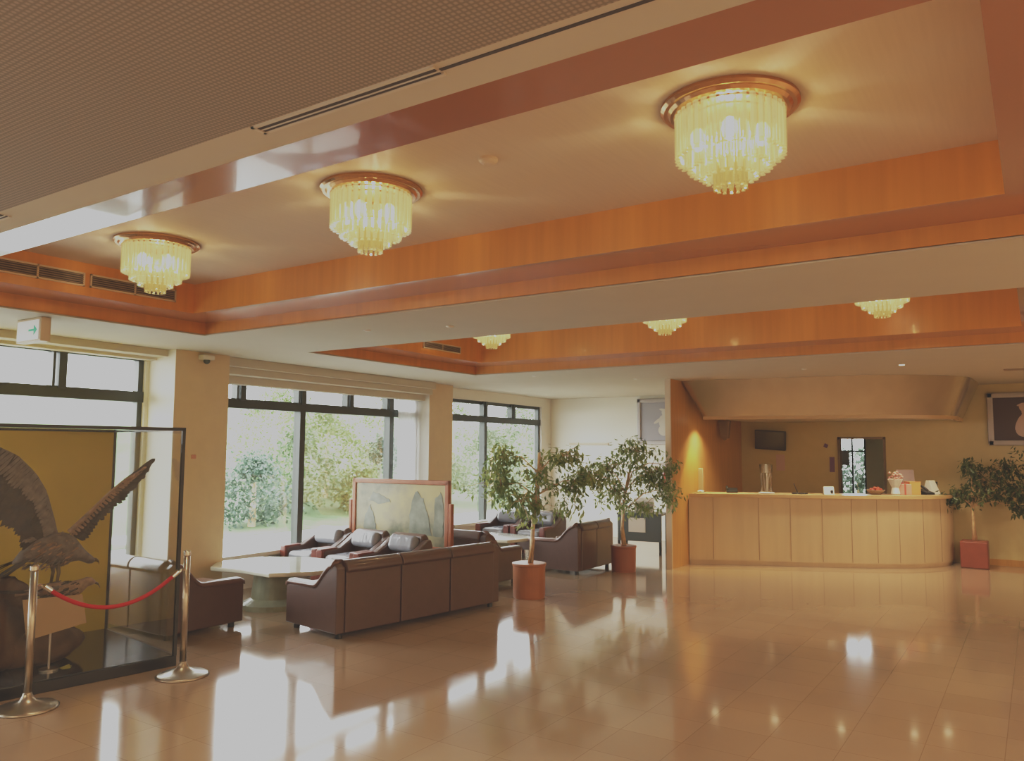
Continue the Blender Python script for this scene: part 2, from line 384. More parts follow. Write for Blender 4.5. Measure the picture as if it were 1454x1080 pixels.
# ------------------------------------------------------------------ far wall, partition, other walls
bm = B(); bm_lohi(bm, (-8.25, YF, 0), (-4.21, YF+.12, CZ)); struct(obj('wall_far', bm, mat('window-lit plaster', (.88, .84, .72), .7)), 'window-brightened cream end wall left of the reception', 'wall')  # plaster colour lightened to stand in for light from the last garden window
DX0, DX1, DZ = -2.66, -1.96, 1.84
bm = B(); bm_lohi(bm, (-4.21, YF, 0), (DX0, YF+.12, CZ)); bm_lohi(bm, (DX1, YF, 0), (XR, YF+.12, CZ)); bm_lohi(bm, (DX0, YF, DZ), (DX1, YF+.12, CZ))
struct(obj('wall_reception', bm, M['reception_wall']), 'yellow wall behind the reception counter', 'wall')
bm = B(); bm_lohi(bm, (-4.27, 10.3, 0), (-4.21, YF, CZ)); struct(obj('wall_partition', bm, M['partition']), 'orange veneered side wall of the reception', 'wall')
bm = B(); bm_lohi(bm, (-4.285, 10.27, 0), (-4.205, 10.3, CZ)); struct(obj('trim_5', bm, M['pale_edge']), 'pale front edge of the reception side wall', 'trim')
bm = B(); bm_lohi(bm, (XR, YB, 0), (XR+.1, YF+.1, CZ)); struct(obj('wall_right', bm, M['plaster']), 'cream wall on the right', 'wall')
bm = B(); bm_lohi(bm, (-8.3, YB-.1, 0), (XR, YB, CZ)); struct(obj('wall_near', bm, M['plaster']), 'cream wall behind the viewer', 'wall')
bm = B(); bm_lohi(bm, (-1.0, YF-.015, 0), (XR, YF, .09)); struct(obj('baseboard_far', bm, M['partition']), 'brown baseboard right of the reception', 'baseboard')
# doorway frame, and the back office with its window
bm = B(); f = .035
bm_lohi(bm, (DX0, YF-.02, 0), (DX0+f, YF+.13, DZ)); bm_lohi(bm, (DX1-f, YF-.02, 0), (DX1, YF+.13, DZ)); bm_lohi(bm, (DX0, YF-.02, DZ-f), (DX1, YF+.13, DZ))
struct(obj('door_1', bm, M['seam']), 'brown frame of the open doorway behind the counter', 'door')
bm = B(); YO = 15.2
bm_lohi(bm, (-4.0, YO, 0), (-3.08, YO+.08, CZ)); bm_lohi(bm, (-2.55, YO, 0), (-1, YO+.08, CZ)); bm_lohi(bm, (-3.08, YO, 0), (-2.55, YO+.08, .5)); bm_lohi(bm, (-3.08, YO, 1.88), (-2.55, YO+.08, CZ))
bm_lohi(bm, (-4.05, YF+.12, 0), (-3.97, YO+.08, CZ)); bm_lohi(bm, (-1.05, YF+.12, 0), (-.97, YO+.08, CZ))
struct(obj('wall_office', bm, M['plaster']), 'walls of the small office seen through the doorway', 'wall')
w = sempty('window_5', 'small bright window in the office behind the counter', 'window', (0, 0, 0), 0)
bm = B()
for x in (-3.08, -2.79, -2.58): bm_lohi(bm, (x, YO, .5), (x+.03, YO+.05, 1.88))
bm_lohi(bm, (-3.08, YO, 1.60), (-2.55, YO+.05, 1.63)); obj('window_frame', bm, M['dark_frame'], w)
bm = B(); bm_lohi(bm, (-3.07, YO+.02, .5), (-2.56, YO+.03, 1.88)); obj('pane', bm, M['glass'], w)
bm = B(); bm_lohi(bm, (-3.04, YO-.03, 1.36), (-2.82, YO-.02, 1.62)); obj('blind', bm, M['canvas_grey'], w)

# ------------------------------------------------------------------ leaves
def leaf_mesh(name, clusters, m, parent=None, size=.06, per=14, spread=.09, droop=.6, rnd=random, aspect=.42):
    vs, fs = [], []
    for c in clusters:
        for _ in range(per):
            p = Vector(c)+Vector((rnd.gauss(0, spread), rnd.gauss(0, spread), rnd.gauss(0, spread*.8)))
            a = rnd.uniform(0, 2*math.pi); el = rnd.uniform(-1.3, .3)*droop-.2
            d = Vector((math.cos(a)*math.cos(el), math.sin(a)*math.cos(el), math.sin(el)))
            sd = d.cross(Vector((rnd.uniform(-.5, .5), rnd.uniform(-.5, .5), 1))).normalized(); L = size*rnd.uniform(.7, 1.25); W = L*aspect*.5
            up = sd.cross(d)*L*.08
            i = len(vs)
            vs += [p, p+d*L*.45+sd*W-up, p+d*L, p+d*L*.45-sd*W-up, p+d*L*.5]
            fs += [(i, i+1, i+4), (i+1, i+2, i+4), (i+2, i+3, i+4), (i+3, i, i+4)]
    me = bpy.data.meshes.new(name); me.from_pydata(vs, [], fs); me.materials.append(m)
    o = bpy.data.objects.new(name, me); col.objects.link(o)
    if parent: o.parent = parent
    return o

def ficus(name, label, loc, pot_r, pot_h, trunk, lobes, m, potm, seed, square=False):
    rnd = random.Random(seed)
    t = thing(name, label, 'plant', loc)
    bm = B()
    if square:
        bm_lohi(bm, (-pot_r, -pot_r, 0), (pot_r, pot_r, pot_h)); obj('pot', bm, potm, t, bevel=.02)
    else:
        bm_lathe(bm, [(pot_r*.96, 0), (pot_r*.98, .02), (pot_r, pot_h-.02), (pot_r, pot_h), (pot_r-.02, pot_h), (pot_r-.02, pot_h-.05)], 40); obj('pot', bm, potm, t, smooth=False)
        bm = B(); bm_lathe(bm, [(pot_r+.002, pot_h-.03), (pot_r+.008, pot_h-.02), (pot_r+.008, pot_h), (pot_r-.01, pot_h+.004)], 40); obj('pot_rim', bm, potm, t)
    bm = B(); bm_cyl(bm, (0, 0, pot_h-.028), pot_r-.022, .02, 24); obj('soil', bm, M['soil'], t)
    top = Vector(trunk[-1])
    bm = B(); bm_tube(bm, trunk, [.026-.012*i/len(trunk) for i in range(len(trunk))], 8)
    t2 = [Vector(p)+Vector((.028*math.cos(i*1.7)+.01, .028*math.sin(i*1.7), 0)) for i, p in enumerate(trunk)]
    bm_tube(bm, t2, [.014-.006*i/len(trunk) for i in range(len(trunk))], 7)
    obj('trunk', bm, M['bark'], t, smooth=True)
    cl = []; bm = B()
    for (c, r, n) in lobes:
        c = Vector(c)
        k = min(range(len(trunk)), key=lambda i: (Vector(trunk[i])-c+Vector((0, 0, .25))).length)
        st = Vector(trunk[max(k, len(trunk)//2)])
        mid = (st+c)/2+Vector((0, 0, .08)); bm_tube(bm, [st, mid, c], [.009, .007, .004], 6)
        for _ in range(n):
            p = c+Vector((rnd.gauss(0, r[0]*.5), rnd.gauss(0, r[1]*.5), rnd.gauss(0, r[2]*.5)))
            cl.append(p); bm_tube(bm, [c+(p-c)*.1, (c+p)/2+Vector((0, 0, .03)), p], [.004, .003, .002], 4)
    obj('branches', bm, M['bark'], t)
    leaf_mesh('foliage', cl, m, t, .082, 13, .055, 1., rnd)
    return t

RX, RY = .8326, .5538     # direction along which the tree crowns spread
def sx_(a, z): return (a*1.17, 0, z)
def sp(a, z, d=0): return (RX*a-RY*d, RY*a+RX*d, z)
ficus('potted_ficus', 'tall leafy ficus in a round orange pot beside the brown sofa end', (-4.72, 7.45, 0), .18, .37,
      [(0, 0, .33), sp(.03, .6), sp(.05, .85), sp(.07, 1.1), sp(.10, 1.35), sp(.11, 1.58)],
      [(sp(-.28, 1.55), (.13, .2, .16), 22), (sp(-.32, 1.22, .1), (.17, .25, .18), 30), (sp(-.10, 1.05, -.1), (.22, .2, .16), 22), (sp(.12, 1.36), (.2, .2, .2), 18),
       (sp(.40, 1.55), (.15, .2, .14), 18), (sp(.48, 1.2, .1), (.14, .2, .22), 26), (sp(.68, 1.28), (.13, .2, .13), 14), (sp(.12, .98), (.22, .2, .08), 10)], M['leaf'], M['pot'], 3)
ficus('potted_ficus', 'bushy ficus in a round red-brown pot in front of the dark notice table', (-4.68, 9.75, 0), .165, .34,
      [(0, 0, .3), sp(-.02, .55), sp(.0, .8), sp(.03, 1.05), sp(.08, 1.3)],
      [(sp(-.22, 1.35), (.2, .2, .2), 26), (sp(.12, 1.58), (.22, .2, .16), 28), (sp(-.12, 1.05), (.25, .2, .18), 28), (sp(.35, 1.3), (.2, .2, .2), 28), (sp(.55, 1.1), (.18, .2, .22), 24), (sp(.25, .85), (.25, .2, .1), 12), (sp(-.5, 1.28), (.12, .15, .1), 10), (sp(.62, 1.42), (.12, .15, .12), 10)], M['leaf'], mat('brown planter', (.30, .09, .04), .38), 11)
ficus('potted_ficus', 'darker ficus in a square maroon pot at the right end of the counter', (-.80, 12.98, 0), .17, .37,
      [(0, 0, .3), sx_(.0, .6), sx_(.0, .85), sx_(.0, 1.1)],
      [(sx_(-.1, 1.0), (.2, .15, .12), 24), (sx_(.18, 1.2), (.25, .15, .2), 34), (sx_(.5, 1.1), (.2, .15, .2), 30), (sx_(.0, 1.4), (.16, .12, .12), 14), (sx_(.35, 1.4), (.2, .12, .12), 18), (sx_(-.25, .95), (.12, .12, .06), 8), (sx_(.45, .85), (.1, .12, .06), 8)], M['leaf_dark'], M['pot_red'], 5, True)

# ------------------------------------------------------------------ sofas
def arc(cx, cy, r, a0, a1, n): return [(cx+r*math.cos(R(a0+(a1-a0)*i/n)), cy+r*math.sin(R(a0+(a1-a0)*i/n))) for i in range(n+1)]
SD, SH = .77, .66       # depth, height
def make_sofa(label, n, loc, rotz, w=.63, group='brown leather sofas of the lobby lounge'):
    t = thing('sofa', label, 'sofa', loc, rotz, group); W = n*w
    # local: front -y, back +y, x across, origin at centre of footprint
    hb = SD/2
    for i in range(n):
        x0 = -W/2+i*w
        bm = B()
        prof = [(hb, .05), (hb, .56)]+arc(hb-.06, .575, .085, -5, 185, 12)+[(hb-.15, .50), (hb-.17, .30), (hb-.12, .05)]
        bm_prism(bm, prof, 'x', x0+.006, x0+w-.006)
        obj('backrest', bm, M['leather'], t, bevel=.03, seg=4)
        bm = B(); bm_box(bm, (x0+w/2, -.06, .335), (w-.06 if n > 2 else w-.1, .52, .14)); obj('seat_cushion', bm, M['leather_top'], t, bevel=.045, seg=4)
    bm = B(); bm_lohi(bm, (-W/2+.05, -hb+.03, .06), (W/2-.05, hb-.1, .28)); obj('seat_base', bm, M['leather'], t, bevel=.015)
    for sgn in (-1, 1):
        top = []
        for k in range(13):
            u = k/12; y = hb-.10-(.26)*u; z = .60-.19*(3*u*u-2*u**3); top.append((y, z))
        prof = [(hb-.01, .05), (hb-.01, .60), (hb-.06, .635)]+top+[(-hb+.03, .405), (-hb, .385), (-hb, .05)]
        bm = B(); a, b = (W/2-.004, W/2+.085) if sgn > 0 else (-W/2-.085, -W/2+.004)
        bm_prism(bm, prof, 'x', a, b); ar = obj('armrest', bm, M['leather'], t, bevel=.012, seg=3)
        bm = B(); xc = (a+b)/2
        pp = [(xc, y, z+.012) for y, z in [(hb-.06, .635)]+top+[(-hb+.03, .405), (-hb-.004, .385)]]
        rings = []
        for p in pp:
            rings.append([bm.verts.new((p[0]+dx, p[1], p[2]+dz)) for dx, dz in ((-.055, -.02), (-.05, .012), (-.03, .022), (.03, .022), (.05, .012), (.055, -.02))])
        for r0, r1 in zip(rings, rings[1:]):
            for q in range(6): bm.faces.new((r0[q], r0[(q+1) % 6], r1[(q+1) % 6], r1[q]))
        bm.faces.new(rings[0]); bm.faces.new(rings[-1][::-1])
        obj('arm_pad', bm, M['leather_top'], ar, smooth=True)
    for sx in (-1, 1):
        for sy in (-1, 1):
            bm = B(); bm_cyl(bm, (sx*(W/2+.01), sy*(hb-.07), .03), .028, .06, 12); obj('foot', bm, M['black'], t)
    return t
# A: near sofa, back towards the hall;  B: left sofa, back towards the viewer
sofaA = make_sofa('nearest three-seat brown leather sofa, its back panels facing the open hall floor', 3, (-5.215, 5.89, 0), R(-98), .62)
make_sofa('brown leather sofa seen from its back, partly behind the display case glass', 2, (-6.64, 4.36, 0), R(180), .47)
make_sofa('brown leather sofa behind the nearest sofa, its arm showing just past it', 2, (-6.03, 7.88, 0), R(180), .60)
make_sofa('farthest brown leather sofa, standing behind the round orange plant pot', 2, (-5.36, 9.55, 0), R(-90), .42)

def make_armchair(label, loc, rotz):
    t = thing('armchair', label, 'armchair', loc, rotz, 'leather armchairs with wooden arm fronts')
    w = .42
    bm = B(); bm_lohi(bm, (-w/2, -.27, .12), (w/2, .26, .26)); obj('seat_base', bm, M['leather'], t, bevel=.02)
    bm = B(); bm_box(bm, (0, -.06, .32), (w-.03, .48, .13)); obj('seat_cushion', bm, M['cushion'], t, bevel=.045, seg=4)
    bm = B()
    prof = [(.30, .12), (.34, .50), (.33, .58), (.28, .625), (.21, .60), (.20, .50), (.20, .12)]
    bm_prism(bm, prof, 'x', -w/2-.02, w/2+.02); obj('backrest', bm, M['leather'], t, bevel=.02, seg=3)
    bm = B(); bm_box(bm, (0, .17, .52), (w-.03, .13, .17), Matrix.Rotation(R(-18), 3, 'X')); obj('back_cushion', bm, M['cushion'], t, bevel=.055, seg=4)
    for s in (-1, 1):
        prof = [(-.28, .10), (-.28, .41), (-.24, .43), (-.02, .435), (.12, .50), (.22, .56), (.29, .57), (.32, .50), (.30, .10)]
        bm = B(); bm_prism(bm, prof, 'x', s*(w/2-.0), s*(w/2+.09)); a = obj('armrest', bm, M['leather'], t, bevel=.02, seg=3)
        bm = B(); bm_lohi(bm, (s*(w/2+.0), -.315, .06), (s*(w/2+.09), -.278, .425)); bm_lohi(bm, (s*(w/2+.005), -.315, .40), (s*(w/2+.085), -.06, .443))
        obj('wooden_arm_front', bm, M['redwood'], a, bevel=.01)
    for sx in (-1, 1):
        for sy in (-1, 1):
            bm = B(); bm_lohi(bm, (sx*.22-.02, sy*.25-.02, 0), (sx*.22+.02, sy*.25+.02, .13)); obj('leg', bm, M['redwood'], t)
    return t
ac = make_armchair('armchair nearest the column window, leftmost of the three in front of the picture screen', (-7.20, 6.66, 0), R(1))
ac.scale = (1.02, 1, 1.07)
dup(ac, (-6.585, 6.66, 0), R(0), 'middle armchair of the three in front of the picture screen')
dup(ac, (-5.97, 6.62, 0), R(-1), 'rightmost armchair of the three, half hidden by the near sofa')
dup(ac, (-6.98, 10.25, 0), R(0), 'left armchair of the far pair, below the last window')
dup(ac, (-6.33, 10.25, 0), R(-2), 'right armchair of the far pair, behind the plant trunk')

# ------------------------------------------------------------------ low tables
def low_table(label, loc, pts, h, rotz=0, foot=.32):
    t = thing('coffee_table', label, 'table', loc, rotz)
    bm = B(); bm_prism(bm, pts, 'z', h-.045, h); obj('tabletop', bm, M['stone'], t, bevel=.012)
    bm = B(); bm_lathe(bm, [(foot, 0), (foot, .05), (foot*.7, .10), (foot*.62, h-.09), (foot*.95, h-.045)], 28); obj('pedestal', bm, M['table_base'], t)
    return t
low_table('low pale stone coffee table with an irregular top among the near sofas', (-6.58, 5.50, 0), [(-.66, -.22), (-.42, -.46), (-.02, -.38), (.40, -.40), (.66, -.08), (.70, .40), (.40, .66), (-.20, .60), (-.62, .30)], .42)
low_table('low pale stone coffee table between the far sofas', (-6.28, 9.05, 0), [(-.52, -.25), (-.1, -.42), (.4, -.30), (.52, .1), (.30, .38), (-.3, .40), (-.55, .1)], .42)

# ------------------------------------------------------------------ framed picture on a floor stand
t = thing('picture_screen', 'large landscape picture in a reddish wooden frame standing behind the armchairs', 'picture screen', (-6.44, 7.24, 0), R(3))
W2 = .735; z0, z1 = .42, 1.245
bm = B(); f = .055
bm_lohi(bm, (-W2, -.025, z0), (-W2+f, .025, z1)); bm_lohi(bm, (W2-f, -.025, z0), (W2, .025, z1)); bm_lohi(bm, (-W2, -.025, z1-f), (W2, .025, z1)); bm_lohi(bm, (-W2, -.025, z0), (W2, .025, z0+f))
obj('frame', bm, M['frame_wood'], t, bevel=.008)
bm = B(); bm_lohi(bm, (-W2+f, -.008, z0+f), (W2-f, .008, z1-f)); pic = obj('picture', bm, M['painting'], t)
rk = random.Random(5)
rock_paint = mat('grey green paint', (.22, .23, .18), .3, noise_amt=.35, noise_scale=7)
for poly in ([(.15, .6), (.18, .98), (.27, 1.12), (.36, 1.02), (.44, .8), (.50, .6)], [(-.55, .62), (-.52, .80), (-.45, .92), (-.38, .78), (-.34, .62)], [(-.48, .98), (-.40, 1.08), (-.2, 1.02), (-.12, .97), (-.3, .93)], [(.52, .6), (.53, 1.02), (.62, 1.1), (.66, .9), (.66, .6)]):
    pj = []
    for i in range(len(poly)):
        a, b = Vector(poly[i]), Vector(poly[(i+1) % len(poly)])
        for k in range(5):
            q = a.lerp(b, k/5)+Vector((rk.uniform(-.012, .012), rk.uniform(-.014, .014))); pj.append((q.x, q.y))
    bm = B(); bm_prism(bm, pj, 'y', -.010, -.012); obj('painted_rock', bm, rock_paint, pic)
for s in (-1, 1):
    bm = B(); bm_lohi(bm, (s*(W2+.005), -.03, .04), (s*(W2+.045), .03, .98)); bm_prism(bm, [(-.17, 0), (.17, 0), (.12, .05), (.03, .09), (-.03, .09), (-.12, .05)], 'x', s*(W2-.0), s*(W2+.05))
    obj('stand_post', bm, M['frame_wood'], t, bevel=.006)
bm = B(); bm_lohi(bm, (-W2, -.012, .30), (W2, .012, .36)); obj('crossbar', bm, M['frame_wood'], t)

# ------------------------------------------------------------------ chandeliers
zt = 2.95
def make_chandelier(label, loc):
    t = thing('ceiling_chandelier', label, 'chandelier', loc, 0, 'crystal rod ceiling chandeliers')
    bm = B(); bm_lathe(bm, [(.262, 0), (.262, -.012), (.25, -.022), (.235, -.022), (.225, -.034), (.212, -.036), (.205, -.030), (.01, -.030)], 56); obj('ceiling_plate', bm, M['brass'], t)
    tiers = [(.198, -.035, .200, 36, M['rod']), (.150, -.035, .245, 28, M['rod']), (.100, -.10, .280, 20, M['rod']), (.058, -.16, .320, 14, M['rod_low'])]
    for r, ztop, bot, n, mm in tiers:
        wd = 2*math.pi*r/n*.40
        bm = B(); prof = []
        for q in range(6): prof.append((wd*math.cos(R(60*q))*(1 if q % 2 else .8), wd*math.sin(R(60*q))*(1 if q % 2 else .8)))
        bm_prism(bm, prof, 'z', -bot, ztop); bm_cyl(bm, (0, 0, -bot-.006), wd*.9, .012, 6, wd*.3)
        o0 = obj('crystal_rod', bm, mm, t); me = o0.data
        for k in range(n):
            a = 2*math.pi*k/n+.03
            o = o0 if k == 0 else o0.copy()
            if k: col.objects.link(o)
            o.parent = t; o.location = (r*math.cos(a), r*math.sin(a), 0); o.rotation_euler = (0, 0, a)
    bm = B()
    for r, z in ((.198, -.04), (.150, -.05), (.100, -.10), (.058, -.16)):
        pts = [(r*math.cos(2*math.pi*k/32), r*math.sin(2*math.pi*k/32), z) for k in range(33)]; bm_tube(bm, pts, .004, 5)
    obj('hanging_ring', bm, M['brass'], t)
    for k in range(5):
        a = 2*math.pi*k/5; bm = B(); bm_ball(bm, (.125*math.cos(a), .125*math.sin(a), -.14), (.030, .030, .048), 2)
        obj('bulb', bm, M['bulb'], t, smooth=True)
    return t
yc = 2.92
spots = [(-.94, yc, 'nearest and largest-looking crystal chandelier, at the right end of the near coffer'), (-2.81, yc-.02, 'crystal chandelier in the middle of the near coffer'), (-4.74, yc, 'crystal chandelier at the left end of the near coffer, by the air grille'),
         (-1.02, 7.04, 'right crystal chandelier in the far coffer, only its lower rods visible'), (-2.93, 7.04, 'middle crystal chandelier in the far coffer, only its lower rods visible'), (-4.96, 7.04, 'left crystal chandelier in the far coffer, only its lower rods visible')]
ch = None
for x, y, lab in spots:
    zt = 2.95 if y < 5 else 3.05
    if ch is None: ch = make_chandelier(lab, (x, y, zt))
    else: dup(ch, (x, y, zt), 0, lab)
    for dz, pw in ((-.15, 55),):
        l = bpy.data.lights.new('chandelier_light', 'POINT'); l.energy = pw; l.color = (1, .76, .46); l.shadow_soft_size = .05
        lo = bpy.data.objects.new('chandelier_light', l); col.objects.link(lo); lo.location = (x, y, zt+dz)

# ------------------------------------------------------------------ ceiling fittings
def grille(label, x, y0, y1, z0, z1):
    t = thing('air_grille', label, 'air vent', (x, y0, z0), 0)
    L, Hh = y1-y0, z1-z0; n = 2
    bm = B(); bm_lohi(bm, (.0, 0, 0), (.012, L, .012)); bm_lohi(bm, (0, 0, Hh-.012), (.012, L, Hh)); bm_lohi(bm, (0, 0, 0), (.012, .012, Hh)); bm_lohi(bm, (0, L-.012, 0), (.012, L, Hh)); bm_lohi(bm, (0, L/2-.006, 0), (.012, L/2+.006, Hh))
    obj('frame', bm, M['pale_edge'], t)
    bm = B(); bm_lohi(bm, (.0005, .005, .005), (.003, L-.005, Hh-.005)); obj('backing', bm, M['vent_dark'], t)
    bm = B()
    k = 5
    for i in range(k): bm_box(bm, (.008, L/2, .012+(Hh-.024)*(i+.5)/k), (.010, L-.02, .004), Matrix.Rotation(R(30), 3, 'Y'))
    obj('slats', bm, M['vent_slat'], t)
grille('dark air grille at the left end of the near coffer, left unit', C1['ix0']+.001, 2.32, 2.97, 2.775, 2.875)
grille('dark air grille at the left end of the near coffer, right unit nearer the corner', C1['ix0']+.001, 3.01, 3.70, 2.775, 2.875)
grille('small dark air grille at the left end of the far coffer', C2['ix0']+.001, 6.95, 7.66, 2.775, 2.865)
def slot(label, x0, x1):
    t = thing('slot_diffuser', label, 'air vent', (x0, 1.53, CZ))
    L = x1-x0; bm = B()
    bm_lohi(bm, (0, -.028, -.006), (L, -.018, 0)); bm_lohi(bm, (0, .018, -.006), (L, .028, 0)); bm_lohi(bm, (0, -.028, -.006), (.012, .028, 0)); bm_lohi(bm, (0, .0, -.005), (L, .005, 0))
    obj('frame', bm, M['vent_white'], t)
    bm = B(); bm_lohi(bm, (.01, -.018, -.003), (L-.01, .018, -.0005)); obj('dark_slot', bm, M['vent_dark'], t)
slot('long white-framed slot vent in the near ceiling, right of centre', -1.97, -1.25)
slot('short end of a white-framed slot vent at the left edge of the ceiling', -4.6, -3.62)
bm = B(); bm_lohi(bm, (-1.25, 1.526, CZ-.002), (2.5, 1.538, CZ-.0003)); struct(obj('trim_6', bm, M['vent_dark']), 'thin dark line between ribbed and flat ceiling', 'trim')  # thin dark strip carrying on the line of the slot vent
def small(name, label, cat, loc, prof, m, rot=0, group=None):
    bm = B(); bm_lathe(bm, prof, 24); o = obj(name, bm, m, loc=loc, smooth=False); return tag(o, label, cat, group)
small('smoke_detector', 'round beige smoke detector on the near coffer ceiling', 'detector', (-2.05, 2.87, 2.95), [(.045, 0), (.045, -.012), (.035, -.022), (.022, -.028), (.005, -.03)], M['pale_edge'])
for i, (x, y, lab) in enumerate(((-4.62, 4.75, 'small round sprinkler cap on the beam below the near coffer, left'), (-3.9, 4.95, 'small round sprinkler cap on the cream beam between the coffers'), (-5.6, 8.95, 'small ceiling disc beyond the far coffer near the windows'), (-2.3, 9.8, 'small ceiling disc in front of the reception hood'), (-4.6, 10.0, 'small ceiling disc above the side wall of the reception'))):
    small('sprinkler_cap', lab, 'sprinkler', (x, y, CZ), [(.035, 0), (.03, -.006), (.014, -.012), (.003, -.013)], M['plaster_white'])
bm = B(); bm_lohi(bm, (-.3, 11.0, CZ-.006), (.15, 11.2, CZ)); tag(obj('ceiling_vent', bm, M['vent_slat'], bevel=.002), 'flat brown vent in the ceiling at the right edge', 'air vent')
small('ceiling_downlight', 'small lit downlight in the ceiling before the reception hood', 'downlight', (-1.25, 9.9, CZ), [(.03, 0), (.026, -.004), (.003, -.005)], M['lamp_glow'])

# exit sign
t = thing('exit_sign', 'white hanging sign box with a green arrow near the left window', 'sign', (-6.44, 2.94, CZ), R(0))
bm = B(); bm_lohi(bm, (-.19, -.0, -.185), (.19, .075, 0)); obj('sign_box', bm, mat('sign housing', (.62, .50, .34), .5), t, bevel=.006)
bm = B(); bm_lohi(bm, (-.165, -.006, -.170), (.165, .0, -.02)); obj('sign_panel', bm, M['sign_face'], t)
bm = B(); bm_prism(bm, [(.02, -.105), (.10, -.105), (.10, -.135), (.145, -.097), (.10, -.059), (.10, -.089), (.02, -.089)], 'y', -.009, -.0065); obj('arrow', bm, M['green'], t)

# security camera on column
t = thing('security_camera', 'small white dome camera at the top of the left column', 'camera', ww(.42, .33, 2.50), WT)
bm = B(); bm_lohi(bm, (0, -.07, .02), (.09, .07, .07)); obj('camera_mount', bm, M['plaster_white'], t, bevel=.01)
bm = B(); bm_ball(bm, (.05, 0, .01), (.035, .035, .035)); obj('dome', bm, M['dark_panel'], t, smooth=True)
bm = B(); bm_lohi(bm, (0, -.025, -.02), (.012, .025, .02)); tag(obj('wall_switch', bm, M['pink'], loc=ww(.42, .25, 1.52), rotz=WT, bevel=.003), 'tiny reddish switch plate on the left column', 'switch')

# ------------------------------------------------------------------ display case
CA = R(-8.0); CO = Vector((-5.40, 3.63, 0))       # front right corner; local -y runs along the front, local -x is depth
CW, CD, CH, PB = 2.0, 1.29, 1.765, .075
t = thing('display_case', 'large black-framed glass display case with a gold back panel', 'display case', CO, CA)
bm = B(); bm_lohi(bm, (-CD, -CW, 0), (0, 0, PB)); obj('plinth', bm, M['black'], t, bevel=.004)
bm = B(); bm_lohi(bm, (-CD+.03, -CW+.03, PB), (-.02, -.02, PB+.006)); obj('base_board', bm, M['dark_glossy'], t)
for (x, y) in ((0, 0), (-CD, 0), (0, -CW), (-CD, -CW)):
    sx = -1 if x == 0 else 1; sy = -1 if y == 0 else 1; p = .024
    bm = B(); bm_lohi(bm, (x, y, PB), (x+sx*p, y+sy*p, CH)); obj('corner_post', bm, M['black'], t)
bm = B(); p = .024
for z in (CH-p,):
    bm_lohi(bm, (-p, -CW, z), (0, 0, CH)); bm_lohi(bm, (-CD, -CW, z), (-CD+p, 0, CH)); bm_lohi(bm, (-CD, -p, z), (0, 0, CH)); bm_lohi(bm, (-CD, -CW, z), (0, -CW+p, CH))
obj('top_rail', bm, M['black'], t)
for nm, lo, hi in (('front_pane', (-.014, -CW+.02, PB), (-.008, -.02, CH-.02)), ('side_pane', (-CD+.02, -.014, PB), (-.02, -.008, CH-.02)), ('left_pane', (-CD+.02, -CW+.008, PB), (-.02, -CW+.014, CH-.02)), ('top_pane', (-CD+.02, -CW+.02, CH-.016), (-.02, -.02, CH-.010))):
    bm = B(); bm_lohi(bm, lo, hi); obj('glass_pane', bm, M['case_glass'], t)
bm = B(); bm_lohi(bm, (-CD+.012, -CW+.024, PB), (-CD+.022, -.024, CH-.024)); obj('back_panel', bm, M['gold'], t)

# driftwood
def blob(name, parts, m, seed=1, amp=.04, loc=(0, 0, 0)):
    bm = B()
    for c, s in parts:
        vs = bm_ball(bm, c, s, 3)
    for v in bm.verts:
        n = noise.noise(v.co*5+Vector((seed, 0, 0)))+.5*noise.noise(v.co*13)
        v.co += v.co.normalized()*0 + Vector((n*amp, noise.noise(v.co*6+Vector((9, 0, 0)))*amp, n*amp*.6))
    for v in bm.verts: v.co.z = max(v.co.z, PB+.008)
    return obj(name, bm, m, smooth=True, loc=loc)
tag(blob('driftwood_stump', [((-6.1, 2.62, .30), (.22, .26, .34)), ((-6.1, 2.70, .56), (.13, .18, .16)), ((-6.05, 2.95, .20), (.22, .30, .17)), ((-6.1, 2.45, .5), (.14, .12, .25)), ((-6.1, 3.05, .32), (.12, .16, .14)), ((-6.1, 2.90, .47), (.09, .16, .07))], M['driftwood'], 4, .07),
    'knotty brown driftwood stump on the floor of the display case', 'driftwood')

# birds: body by loft, wings with separate feather blades, all one mesh
def loft(bm, spine, seg=14, mi=0):
    rings = []
    for (x, y, z, ry, rz) in spine:
        rings.append([bm.verts.new((x+ry*math.cos(2*math.pi*k/seg), y, z+rz*math.sin(2*math.pi*k/seg))) for k in range(seg)])
    for a, b in zip(rings, rings[1:]):
        for k in range(seg):
            f = bm.faces.new((a[k], a[(k+1) % seg], b[(k+1) % seg], b[k])); f.material_index = mi; f.smooth = True
    bm.faces.new(rings[0]); bm.faces.new(rings[-1][::-1])
def feather(bm, base, tip, w, mi, nrm):
    base, tip = Vector(base), Vector(tip); d = tip-base; s = d.cross(Vector(nrm)).normalized()*w; n = Vector(nrm)*.004
    pts = [base-s*.4, base+s*.4, base+d*.5+s*.55, base+d*.88+s*.42, tip, base+d*.88-s*.42, base+d*.5-s*.55]
    f = bm.faces.new([bm.verts.new(p+n*random.uniform(-2, 2)) for p in pts]); f.material_index = mi
def lerp(a, b, u): return Vector(a)*(1-u)+Vector(b)*u
